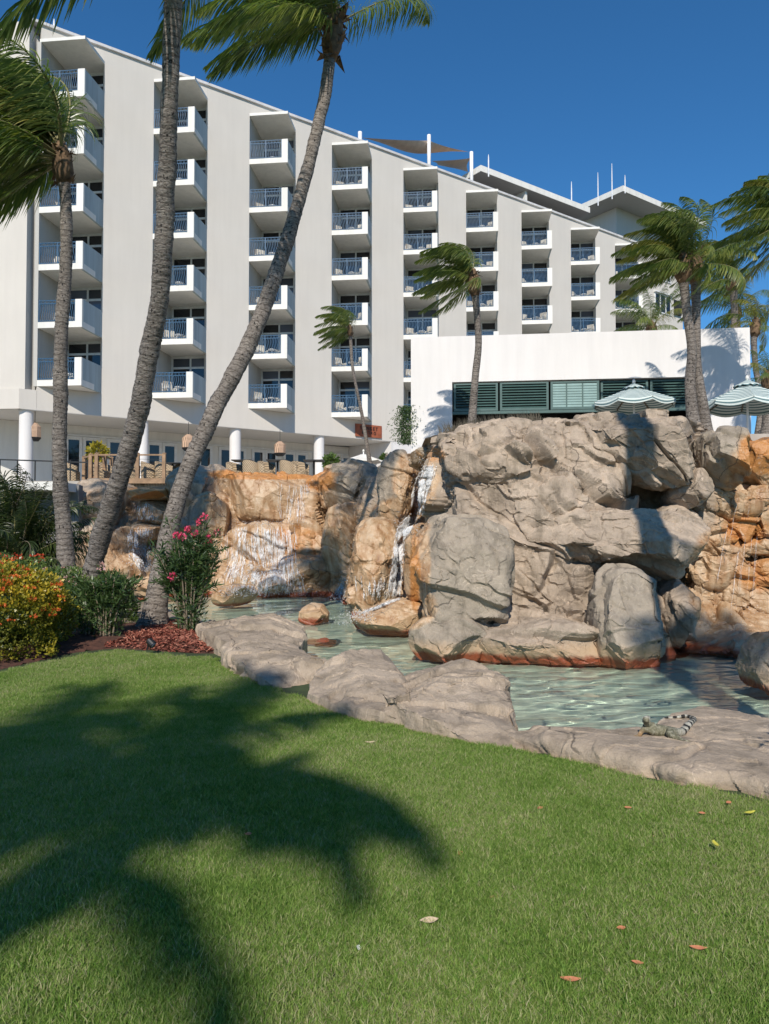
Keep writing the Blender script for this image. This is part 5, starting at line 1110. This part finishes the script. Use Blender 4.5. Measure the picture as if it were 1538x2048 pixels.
p = at(1495, 812, 19.6); umbrella("teal and white striped umbrella at the right edge, in front of the bar's blank wall", p, 92/F_PX*19.6, at(1495, 764, 19.6).z, at(1495, 806, 19.6).z, TERR, M['canvas'], rot=.45, val=.15)
p = at(727, 925, 31); umbrella("plain cream umbrella top showing over the rocks by the thin young palm", p, 44/F_PX*31, at(727, 907, 31).z, at(727, 922, 31).z, TERR, M['canvas_w'], n=6, cap=False, val=.02)

# ============================================================ DECK AND FURNITURE ON THE TERRACE
M['wood'] = simple("weathered_deck_wood", (.30, .19, .11), .75, 0, .3, 4, .3)
DY = 29.0; DZ = at(250, 957, DY).z
dk = empty("wooden_deck", (at(180, 957, DY).x, DY, DZ)); tag(dk, "small timber deck with square posts and a rail beside the second trunk", "deck")
x1 = at(338, 957, DY).x-dk.location.x
nb_ = 26
for i in range(nb_):
    MB().box((x1*(i+.5)/nb_, 1.4, -.03), (x1/nb_-.012, 2.9, .05)).obj("plank", M['wood'], dk)
MB().box((x1/2, -.12, -.10), (x1+.1, .05, .2)).obj("fascia_board", M['wood'], dk)
pp = []
for px, yoff in ((168, 1.2), (181, .3), (193, 0), (209, .9), (223, 1.6), (275, 0), (328, 0)):
    x = at(px, 957, DY+yoff).x-dk.location.x; pp.append((px, x, yoff)); MB().box((x, yoff, .48), (.13, .13, .98)).obj("post", M['wood'], dk)
    MB().lathe((x, yoff, .972), [(.085, 0), (.085, .03), (.0, .06)], 4).obj("post_cap", M['wood'], dk)
rl = [(pp[0][1], 1.2), (pp[1][1], .3), (pp[2][1], 0), (pp[5][1], 0), (pp[6][1], 0)]
for a, b_ in zip(rl[:-1], rl[1:]): MB().beam((a[0], a[1], .93), (b_[0], b_[1], .93), .05, .06).obj("rail", M['wood'], dk)
for a, b_ in ((pp[3], pp[4]), (pp[2], pp[3])): MB().beam((a[1], a[2], .93), (b_[1], b_[2], .93), .05, .06).obj("rail", M['wood'], dk)
cb = MB()
for q in range(5):
    for a, b_ in zip(rl[:-1], rl[1:]): cb.beam((a[0], a[1], .12+.16*q), (b_[0], b_[1], .12+.16*q), .012)
cb.obj("cable_infill", M['black'], dk)
# railing running left from the deck to the edge of the picture
gr = empty("glass_railing", (at(0, 915, 29.5).x, 29.5, TERR)); tag(gr, "thin black topped glass railing along the terrace, left of the deck", "railing"); xx = at(176, 925, 29.5).x-gr.location.x; zz = at(90, 915, 29.5).z-TERR
MB().beam((-3, 0, zz+.02), (xx, 0, zz-.2), .05).obj("top_rail", M['black'], gr)
for i in range(6): MB().beam((xx*i/5, 0, 0), (xx*i/5, 0, zz-.1), .04).obj("baluster", M['black'], gr)
MB().box((-1.2, 30.5-29.5-.2, .18), (.01, .01, .01))
# rattan tub chairs
def tub_chair():
    mb = MB(); n = 20
    for (r0, r1) in ((.30, .34),):
        V = []; 
        for i in range(n+1):
            a = math.radians(-35+250*i/n); hgt = .62+.18*math.sin(math.pi*i/n)**1.5
            for (r, z) in ((r1, 0), (r1*1.08, hgt), (r0*1.12, hgt+.02), (r0, .3)): V.append((r*math.cos(a), r*math.sin(a), z))
        mb.add(V, [(i*4+k, (i+1)*4+k, (i+1)*4+k+1, i*4+k+1) for i in range(n) for k in range(3)]+[(0, 1, 2, 3), (n*4+3, n*4+2, n*4+1, n*4)])
    sh_ = mb.mesh("shell", M['wicker'], True); st = MB().lathe((0, 0, 0), [(.28, .0), (.31, .05), (.31, .38), (.28, .42), (.0, .425)], 20).mesh("seat", M['wicker']); return sh_, st
sh_me, seat_me = tub_chair()
tbl_top = MB().box((0, 0, .74), (.8, .8, .04)).mesh("table_top", M['black']); tbl_leg = MB().lathe((0, 0, 0), [(.25, 0), (.25, .02), (.04, .05), (.04, .72)], 12).mesh("pedestal", M['black'])
chairs = [(144, 960, 30.2, .4, "by the leftmost trunk, left of the deck"), (205, 955, 30.0, -.6, "behind the left posts of the deck"), (262, 958, 30.0, 1.2, "behind the middle of the deck, half hidden by the trunk"), (300, 952, 30.0, .3, "on the deck between its two right posts"),
          (328, 955, 29.8, -.3, "behind the last deck post at right"), (356, 945, 31.5, 2.4, "partly behind the grey knob of rock"), (372, 945, 32.0, -.5, "just left of the leaning trunk"), (470, 948, 30.0, -.7, "left of the first table behind the main fall"), (503, 950, 29.6, 1.0, "right of the first table behind the main fall"),
          (533, 950, 29.6, -.7, "left of the second table behind the main fall"), (577, 951, 29.6, .8, "right of the second table behind the main fall"), (600, 951, 29.6, -.9, "left of the third table, near the rightmost column"), (518, 947, 31.4, .2, "small one set back between the first two tables")]
for (px, py, D, rz, lb_) in chairs:
    p = at(px, py, D); e = empty("rattan_chair", (p.x, p.y, TERR), rz+1.57); tag(e, "woven rattan tub chair "+lb_, "chair", "rattan chairs on the terrace"); link("shell", sh_me, e); link("seat", seat_me, e)
for (px, D, lb_) in ((486, 29.8, "first small dark table from the left behind the main fall"), (555, 29.8, "second small dark table, right of centre behind the main fall"), (628, 29.8, "third small dark table, close to the rightmost white column"), (345, 31.0, "dark table half hidden by the grey knob of rock")):
    p = at(px, 945, D); e = empty("cafe_table", (p.x, p.y, TERR+.08)); tag(e, lb_, "table", "dark cafe tables on the terrace"); link("table_top", tbl_top, e); link("pedestal", tbl_leg, e)

# ============================================================ MULCH BED, SPOTLIGHT, LEAVES
bed = [on_z(x, y, 0) for x, y in [(-150, 1345), (0, 1338), (100, 1316), (160, 1303), (225, 1297), (300, 1302), (370, 1308), (440, 1307), (420, 1275), (400, 1257), (330, 1240), (230, 1230), (100, 1225), (-150, 1230)]]
bedp = np.array([(p.x, p.y) for p in bed])
mulch_m = simple("mulch_soil", (.085, .035, .022), .95, 0, .5, 14, .8)
m_ = MB(); c0 = bedp.mean(0); gx = np.arange(bedp[:, 0].min()-.1, bedp[:, 0].max()+.1, .09); gy = np.arange(bedp[:, 1].min()-.1, bedp[:, 1].max()+.1, .09); A, B = np.meshgrid(gx, gy, indexing='ij'); PP = np.stack([A.ravel(), B.ravel()], 1)
hz = np.minimum(pdist(PP, bedp), .35)/.35*.09*np.where(inside(PP, bedp), 1, -1)+.012*fbm(np.column_stack([PP*6, PP[:, :1]*0]), 3, 3)+.012; nn1, nn2 = len(gx), len(gy); I = np.arange(nn1*nn2).reshape(nn1, nn2); Q = np.stack([I[:-1, :-1], I[1:, :-1], I[1:, 1:], I[:-1, 1:]], -1).reshape(-1, 4); Q = Q[(inside(PP, bedp) | (pdist(PP, bedp) < .12))[Q].all(1)]
o = link("planting_bed", np_mesh("planting_bed", np.column_stack([PP, hz]), Q, mulch_m, True)); tag(o, "mounded bed of dark soil under the hedge and palms", kind="structure")
rs = np.random.default_rng(71); n = 26000; P = np.column_stack([rs.uniform(-6, -2.0, n), rs.uniform(9.3, 12.8, n)]); P = P[inside(P, bedp) & (P[:, 0] > -3.75+.12*np.sin(P[:, 1]*9))]; hh = np.minimum(pdist(P, bedp), .35)/.35*.09+.012*fbm(np.column_stack([P*6, P[:, :1]*0]), 3, 3)+.02; n = len(P)
a = rs.uniform(0, 6.28, n); L = rs.uniform(.02, .055, n); tl = rs.normal(0, .3, n); d = np.column_stack([np.cos(a), np.sin(a), tl])*L[:, None]; w = np.column_stack([-np.sin(a), np.cos(a), rs.normal(0, .5, n)])*rs.uniform(.004, .009, n)[:, None]; C3 = np.column_stack([P, hh+rs.uniform(0, .02, n)])
V = np.stack([C3-d-w, C3+d-w, C3+d+w, C3-d+w], 1).reshape(-1, 3); t = NT("red_mulch", .9); a_ = t.n("ShaderNodeAttribute"); a_.attribute_name = "tint"; t.col(t.ramp(a_.outputs["Fac"], [(0, (.10, .025, .015)), (.5, (.28, .075, .045)), (1, (.46, .20, .13))]))
o = link("mulch_chips", np_mesh("mulch_chips", V, np.arange(4*n).reshape(n, 4), t.mat, False, attr={'tint': np.repeat(rs.random(n), 4)})); tag(o, "red bark mulch chips around the palm foot", "mulch", kind="stuff")
p = on_z(297, 1296, .09); e = empty("spotlight", p, .5); tag(e, "small dark garden spotlight lying in the red mulch", "spotlight"); MB().tube([(0, 0, .10), (.05, -.05, .04)], [.045, .052], 14).obj("housing", M['black'], e); MB().tube([(.05, -.05, .04), (.058, -.058, .032)], [.04, .035], 14).obj("lens", M['glass'], e); MB().beam((-.02, 0, -.03), (0, 0, .08), .015).obj("stake", M['black'], e)

# ============================================================ IGUANA
ig0 = at(1330, 1472, 5.55); z_ig = .12
def igp(px, py, h=0.0):
    """point on the slab seen at that pixel, raised by h"""
    q = hit(px, py); q = q if q is not None else on_z(px, py, .1); return q+Vector((0, 0, h))
body = [("nose", igp(1296, 1464, .085)), ]
def skin_body():
    J = {}; E_ = []; Rr = {}
    gz = igp(1330, 1478).z
    def J_(n, px, py, D, r): J[n] = at(px, py, D); Rr[n] = r
    J_('snout', 1291, 1441, 5.46, .014); J_('head', 1293.5, 1439.5, 5.50, .021); J_('jaw', 1292, 1444, 5.50, .017); J_('neck', 1294, 1450, 5.53, .017); J_('sh', 1299, 1457, 5.56, .026); J_('b1', 1308, 1462.5, 5.56, .033); J_('b2', 1320, 1466, 5.56, .034); J_('b3', 1332, 1468, 5.56, .030); J_('hip', 1342, 1469, 5.56, .026)
    J_('t1', 1353, 1470.5, 5.57, .024); J_('t2', 1364, 1471, 5.60, .021); J_('t3', 1376, 1469, 5.68, .018); J_('t4', 1386, 1464, 5.80, .016); J_('t5', 1389, 1458, 5.90, .014); J_('t6', 1383, 1453.5, 5.98, .012); J_('t7', 1372, 1451, 6.02, .011); J_('t8', 1355, 1452, 6.02, .009); J_('t9', 1335, 1452.5, 6.02, .007); J_('t10', 1317, 1451.5, 6.02, .004)
    J_('fe', 1284, 1464, 5.52, .0115); J_('fe2', 1278, 1469, 5.48, .010); J_('ff', 1266, 1474.5, 5.42, .008); J_('ft1', 1258, 1474, 5.41, .004)
    J_('ff2', 1264, 1477, 5.39, .004); J_('ge', 1302, 1460, 5.68, .011); J_('gf', 1298, 1464, 5.74, .008)
    J_('hk', 1338, 1477, 5.48, .021); J_('hk2', 1347, 1482, 5.42, .017); J_('hs', 1356, 1479, 5.42, .013); J_('hf', 1364, 1481.5, 5.38, .008); J_('h1', 1374, 1483, 5.36, .0045); J_('h2', 1381, 1482.5, 5.36, .003); J_('h3', 1371, 1485, 5.34, .0035)
    ch = [['snout', 'head', 'neck', 'sh', 'b1', 'b2', 'b3', 'hip', 't1', 't2', 't3', 't4', 't5', 't6', 't7', 't8', 't9', 't10'], ['jaw', 'neck'], ['sh', 'fe', 'fe2', 'ff', 'ft1'], ['ff', 'ff2'], ['sh', 'ge', 'gf'], ['hip', 'hk', 'hk2', 'hs', 'hf', 'h1', 'h2'], ['hf', 'h3']]
    names = list(J); idx = {n: i for i, n in enumerate(names)}; edges = [(idx[a], idx[b]) for c in ch for a, b in zip(c[:-1], c[1:])]
    # sit it on the slab
    off = 0.0
    for n in ('b1', 'b2', 'b3', 't2', 'hk2'):
        g_ = drop(J[n].x, J[n].y, 2.0).z; off = max(off, g_+Rr[n]*.8-J[n].z)
    offs = {}
    for n in names:
        g_ = drop(J[n].x, J[n].y, 2.0).z
        if n in ('snout', 'head', 'jaw', 'neck', 'sh'): continue
        J[n].z = g_+Rr[n]*(.9 if n[0] in 'bth' else .7)
        if n in ('fe', 'ge'): J[n].z = g_+.035
        if n in ('b1',): J[n].z = g_+Rr[n]*1.15
        if n == 'hk': J[n].z = g_+.038
    J['sh'].z = J['b1'].z+.022; J['neck'].z = J['sh'].z+.035; J['head'].z = J['neck'].z+.045; J['snout'].z = J['head'].z-.008; J['jaw'].z = J['head'].z-.022
    me = bpy.data.meshes.new("iguana"); me.from_pydata([tuple(J[n]) for n in names], edges, []); o = bpy.data.objects.new("iguana_rig", me); COL.objects.link(o)
    md = o.modifiers.new("Skin", 'SKIN'); sk = me.skin_vertices[0].data
    for n in names: sk[idx[n]].radius = (Rr[n]*1.55, Rr[n]*1.5); sk[idx[n]].use_root = (n == 'hip')
    md.use_smooth_shade = True; ss = o.modifiers.new("Sub", 'SUBSURF'); ss.levels = 3; ss.render_levels = 3
    dg = bpy.context.evaluated_depsgraph_get(); dg.update(); m2 = bpy.data.meshes.new_from_object(o.evaluated_get(dg)); bpy.data.objects.remove(o)
    V = np.empty(len(m2.vertices)*3); m2.vertices.foreach_get("co", V); V = V.reshape(-1, 3)
    V = V+(.0022*fbm(V*70, 2, 9)+.0030*fbm(V*28, 2, 7))[:, None]*np.array([0, -.5, 1])
    tail = ['hip', 't1', 't2', 't3', 't4', 't5', 't6', 't7', 't8', 't9', 't10']; TP = np.array([tuple(J[n]) for n in tail]); best = np.full(len(V), 1e9); par = np.zeros(len(V)); acc = 0
    for a, b_ in zip(TP[:-1], TP[1:]):
        ab = b_-a; L = np.linalg.norm(ab); tt = np.clip(((V-a)@ab)/(ab@ab), 0, 1); d = np.linalg.norm(V-a-tt[:, None]*ab, axis=1); m = d < best; best = np.where(m, d, best); par = np.where(m, acc+tt*L, par); acc += L
    stripe = np.where(par > .11, ((par/.066) % 1.0 > .52).astype(float), 0.0)*(best < .035)
    pale = np.clip((par-.0)/.10, 0, 1)*(best < .05); hd = np.linalg.norm(V-np.array(J['head']), axis=1); leg = np.exp(-(np.minimum(np.linalg.norm(V-np.array(J['fe2']), axis=1), np.linalg.norm(V-np.array(J['ff']), axis=1))/.05)**2)
    for nm, av in (('stripe', stripe), ('pale', np.maximum(pale, (hd < .035)*.9)), ('tan', leg)):
        a = m2.attributes.new(nm, 'FLOAT', 'POINT'); a.data.foreach_set("value", av.astype(np.float32))
    c = Vector(V.mean(0)); c.z = drop(c.x, c.y, 2).z; m2.vertices.foreach_set("co", (V-np.array(c)).ravel()); m2.update(); return m2, c, J
t = NT("iguana_skin", .7); p = t.pos()
def attr_(n): a = t.n("ShaderNodeAttribute"); a.attribute_name = n; return a.outputs["Fac"]
sc_ = t.voro(p, 160, 'F1'); nn_ = t.noise(p, 45, 4)
c = t.ramp(nn_, [(.35, (.13, .125, .07)), (.55, (.28, .26, .17)), (.7, (.46, .44, .34))]); c = t.mix(attr_("pale"), c, t.ramp(nn_, [(.35, (.34, .32, .25)), (.6, (.60, .57, .48))])); c = t.mix(attr_("tan"), c, (.46, .27, .12)); c = t.mix(attr_("stripe"), c, (.018, .015, .012))
t.col(t.mix(1.0, c, t.ramp(sc_, [(0, (1.1, 1.1, 1.1)), (.7, (.6, .6, .6))]), 'MULTIPLY')); t.bump(sc_, .5, .004)
igm, igc, IJ = skin_body(); igm.materials.clear(); igm.materials.append(t.mat)
ig = link("iguana", igm, None, igc); tag(ig, "grey green iguana with a black and white banded tail basking on the rim slab", "iguana"); igm.polygons.foreach_set("use_smooth", [True]*len(igm.polygons))
cr = MB(); 
pts = [IJ[n] for n in ('head', 'neck', 'sh', 'b1', 'b2', 'b3', 'hip', 't1', 't2')]; rad_ = [.021, .017, .026, .033, .034, .030, .026, .024, .021]
for i in range(len(pts)-1):
    for q in range(6):
        u = q/6; o_ = pts[i].lerp(pts[i+1], u)+Vector((0, 0, (rad_[i]*(1-u)+rad_[i+1]*u)*.95)); d = (pts[i+1]-pts[i]).normalized()*.006; cr.add([o_-d-igc, o_+d-igc, o_+d*.5+Vector((0, 0, .012))-igc], [(0, 1, 2)])
cr.obj("dorsal_crest", t.mat, ig)
ey = MB(); ec = IJ['head']+Vector((.004, -.021, .004))-igc; ey.lathe(tuple(ec), [(.001, -.003), (.0035, -.002), (.0035, .002), (.001, .003)], 8); ey.obj("eye", M['black'], ig)

# fallen leaves
M['fallen_o'] = simple("dry_orange_leaf", (.50, .19, .09), .8, 0, .3, 30); M['fallen_y'] = simple("yellow_green_leaf", (.50, .46, .06), .6, 0, .3, 30); M['fallen_p'] = simple("pale_dry_petal", (.55, .42, .28), .8)
def fallen(px, py, L, Wd, rz, m, label, lift=.03, cat="leaf"):
    L *= .85; Wd *= .8; lift += .012; p = on_z(px, py, lift); V = []; Fq = []; n = 8
    for i in range(n+1):
        u = i/n; w = Wd*math.sin(math.pi*min(.98, max(.02, u)))**.8; z = .25*L*(u-.5)**2*2
        V += [(L*(u-.5), -w, z+w*.5), (L*(u-.5), 0, z), (L*(u-.5), w, z+w*.6)]
    for i in range(n): a = i*3; Fq += [(a, a+3, a+4, a+1), (a+1, a+4, a+5, a+2)]
    o = link("fallen_leaf", np_mesh("fallen_leaf", V, Fq, M[m], True), None, p, rz); o.rotation_euler[0] = .25; tag(o, label, cat, "leaves fallen on the lawn")
fallen(1499, 1626, .095, .012, .35, 'fallen_y', "curled yellow leaf on the grass close to the right edge")
fallen(1430, 1690, .09, .02, 1.4, 'fallen_y', "upright yellow green leaf on the grass near the right side", .05)
fallen(1141, 1960, .085, .013, -.1, 'fallen_o', "orange brown dry leaf lowest on the right half of the lawn")
fallen(1396, 1897, .075, .012, -.2, 'fallen_o', "orange dry leaf near the lower right of the lawn")
fallen(1275, 1926, .05, .010, -.4, 'fallen_o', "small orange leaf between the two larger dry leaves")
fallen(1242, 1857, .045, .012, .1, 'fallen_o', "small rusty leaf above the group at lower right")
fallen(921, 1708, .05, .016, .9, 'fallen_o', "dry orange leaf alone near the middle of the lawn")
fallen(497, 1669, .045, .014, .3, 'fallen_o', "dry orange leaf beside the shadow on the left lawn")
fallen(858, 1843, .09, .02, .2, 'fallen_p', "pale dry patch of leaf low in the middle of the lawn")
fallen(1080, 1617, .05, .014, .6, 'fallen_o', "tiny orange leaf right of centre, upper lawn")
fallen(1256, 1616, .05, .012, -.2, 'fallen_o', "tiny orange leaf below the long flat slab")
fallen(1404, 1627, .045, .012, -.3, 'fallen_o', "tiny rusty leaf left of the curled yellow leaf")
fallen(1457, 1606, .05, .014, .5, 'fallen_o', "tiny rusty leaf by the slab edge at right")
fallen(740, 1485, .09, .010, .1, 'fallen_p', "pale dry sliver on the grass just below the humped rim stone")
fallen(988, 1795, .045, .010, .4, 'fallen_o', "tiny orange leaf on the lower middle lawn")
fallen(717, 1897, .04, .012, 1.5, 'frame', "small whitish feather on the lower lawn", .03, "feather")

# tiny flecks of dry leaf and petals between the blades
rs = np.random.default_rng(17); V = []; Fq = []; tt = []
for i in range(260):
    y = 2.3+6.5*rs.random()**1.3; x = rs.uniform(-.55, .55)*y; zz = .022+rs.uniform(0, .012); L = rs.uniform(.004, .013); w = L*rs.uniform(.25, .6); a = rs.uniform(0, 6.28); c, s_ = math.cos(a), math.sin(a); k = len(V)
    if y > 3.9 and x > 1.2+ (y-4.4)*-1.0 and y > 4.6: continue
    for (u, v, h) in ((-1, 0, 0), (0, -1, .003), (1, 0, .002), (0, 1, .004)): V.append((x+u*L*c-v*w*s_, y+u*L*s_+v*w*c, zz+h))
    Fq.append((k, k+1, k+2, k+3)); tt += [rs.random()]*4
t = NT("dry_flecks", .8); a_ = t.n("ShaderNodeAttribute"); a_.attribute_name = "tint"; t.col(t.ramp(a_.outputs["Fac"], [(0, (.42, .18, .09)), (.4, (.55, .42, .22)), (.8, (.62, .56, .22)), (1, (.7, .68, .6))]))
o = link("leaf_litter", np_mesh("leaf_litter", V, Fq, t.mat, False, attr={'tint': tt})); tag(o, "tiny dry flecks of leaf scattered over the lawn", "leaf litter", kind="stuff")

# ============================================================ GRASS
def clump(name, seed, n, hgt, rad):
    rs = np.random.default_rng(seed); a = rs.uniform(0, 6.28, n); r = rad*np.sqrt(rs.random(n)); b0 = np.column_stack([r*np.cos(a), r*np.sin(a), np.zeros(n)]); h = hgt*rs.uniform(.35, 1.25, n)
    la = rs.uniform(0, 6.28, n); ln = h*rs.uniform(.15, 1.0, n); tip = b0+np.column_stack([np.cos(la)*ln, np.sin(la)*ln, h]); mid_ = b0+np.column_stack([np.cos(la)*ln*.35, np.sin(la)*ln*.35, h*.62])
    wa = rs.uniform(0, 6.28, n); w = np.column_stack([np.cos(wa), np.sin(wa), 0*wa])*rs.uniform(.0010, .0018, n)[:, None]
    V = np.stack([b0-w, b0+w, mid_+w*.8, mid_-w*.8, tip+w*.12, tip-w*.12], 1).reshape(-1, 3); k = np.arange(n)[:, None]*6; Q = np.concatenate([k+np.array([0, 1, 2, 3]), k+np.array([3, 2, 4, 5])], 0)
    me = np_mesh(name, V, Q, M['grass'], False, attr={'tint': np.repeat(rs.random(n), 6)}); return bpy.data.objects.new(name, me)
m = bpy.data.materials.new("grass_blades"); m.use_nodes = True; t = NT.__new__(NT); t.mat = m; t.nt = m.node_tree; t.b = t.nt.nodes["Principled BSDF"]; t.out = t.nt.nodes["Material Output"]
a = t.n("ShaderNodeAttribute"); a.attribute_name = "tint"; f1_ = t.noise(t.pos(), .7, 5, .65); f2_ = t.noise(t.pos(), 7, 3, .6)
k = t.math('ADD', t.math('MULTIPLY', a.outputs["Fac"], .50), t.math('ADD', t.math('MULTIPLY', f1_, .75), t.math('MULTIPLY', f2_, .30)))
c = t.ramp(k, [(.36, (.055, .098, .022)), (.60, (.145, .258, .042)), (.84, (.27, .36, .09)), (1.0, (.42, .39, .22))]); t.l(c, t.b.inputs["Base Color"]); t.b.inputs["Roughness"].default_value = .6; t.b.inputs['Specular IOR Level'].default_value = .12
tl = t.n("ShaderNodeBsdfTranslucent"); t.l(t.mix(1.0, c, (1.3, 1.5, .7), 'MULTIPLY'), tl.inputs[0]); mx = t.n("ShaderNodeMixShader"); mx.inputs[0].default_value = .3; t.l(t.b.outputs[0], mx.inputs[1]); t.l(tl.outputs[0], mx.inputs[2]); t.l(mx.outputs[0], t.out.inputs[0]); M['grass'] = m
clumps = bpy.data.collections.new("grass_clumps")
for i in range(4): clumps.objects.link(clump("grass_clump", 200+i, 170, .024, .07))
lawn_px = [(-120, 1352), (0, 1345), (90, 1325), (160, 1312), (225, 1303), (300, 1308), (370, 1315), (430, 1316), (470, 1342), (530, 1370), (600, 1392), (650, 1412), (730, 1440), (830, 1456), (920, 1472), (1000, 1494), (1060, 1504), (1160, 1526), (1280, 1556), (1380, 1578), (1480, 1592), (1560, 1612), (1640, 1640)]
lawn = np.array([tuple(on_z(x, y, 0))[:2] for x, y in lawn_px]+[(2.6, 3.6), (2.2, 1.7), (-2.2, 1.7), (-4.2, 4), (-6.5, 7.6)])
gs = .10; gx = np.arange(-7.5, 3.5, gs); gy = np.arange(1.5, 10.6, gs); A, B = np.meshgrid(gx, gy, indexing='ij'); PP = np.stack([A.ravel(), B.ravel()], 1)
ing = inside(PP, lawn); z_ = .02*fbm(np.stack([PP[:, 0]*.5, PP[:, 1]*.5, PP[:, 0]*0], 1), 3, 5)+.004
dens = np.clip(1.35-(PP[:, 1]-2)/9.0, .45, 1.2); n1_, n2_ = len(gx), len(gy); I = np.arange(n1_*n2_).reshape(n1_, n2_); Q = np.stack([I[:-1, :-1], I[1:, :-1], I[1:, 1:], I[:-1, 1:]], -1).reshape(-1, 4); Q = Q[ing[Q].all(1)]
me = np_mesh("grass", np.column_stack([PP, z_]), Q, M['soil'], True, attr={'dens': dens}); go = link("grass", me); tag(go, "short mown green lawn grass sloping up to the rim stones", "grass", kind="stuff")
ng = bpy.data.node_groups.new("scatter_grass", 'GeometryNodeTree'); ng.interface.new_socket("Geometry", in_out='INPUT', socket_type='NodeSocketGeometry'); ng.interface.new_socket("Geometry", in_out='OUTPUT', socket_type='NodeSocketGeometry')
def G_(t, **k):
    x = ng.nodes.new(t)
    for a, b in k.items(): setattr(x, a, b)
    return x
gi, go_ = G_("NodeGroupInput"), G_("NodeGroupOutput"); dp = G_("GeometryNodeDistributePointsOnFaces"); na_ = G_("GeometryNodeInputNamedAttribute", data_type='FLOAT'); na_.inputs[0].default_value = "dens"
mu = G_("ShaderNodeMath", operation='MULTIPLY'); mu.inputs[1].default_value = 560.0; ng.links.new(na_.outputs[0], mu.inputs[0]); ng.links.new(gi.outputs[0], dp.inputs["Mesh"]); ng.links.new(mu.outputs[0], dp.inputs["Density"])
ci = G_("GeometryNodeCollectionInfo"); ci.inputs["Collection"].default_value = clumps; ci.inputs["Separate Children"].default_value = True; ci.inputs["Reset Children"].default_value = True
ip = G_("GeometryNodeInstanceOnPoints"); ip.inputs["Pick Instance"].default_value = True; ng.links.new(dp.outputs["Points"], ip.inputs["Points"]); ng.links.new(ci.outputs[0], ip.inputs["Instance"])
rv = G_("FunctionNodeRandomValue", data_type='FLOAT_VECTOR'); rv.inputs[0].default_value = (-.12, -.12, 0); rv.inputs[1].default_value = (.12, .12, 6.28); ng.links.new(rv.outputs[0], ip.inputs["Rotation"])
rs_ = G_("FunctionNodeRandomValue", data_type='FLOAT'); rs_.inputs[2].default_value = .7; rs_.inputs[3].default_value = 1.35; ng.links.new(rs_.outputs[1], ip.inputs["Scale"])
jn = G_("GeometryNodeJoinGeometry"); ng.links.new(ip.outputs[0], jn.inputs[0]); ng.links.new(gi.outputs[0], jn.inputs[0]); ng.links.new(jn.outputs[0], go_.inputs[0])
md = go.modifiers.new("grass", 'NODES'); md.node_group = ng
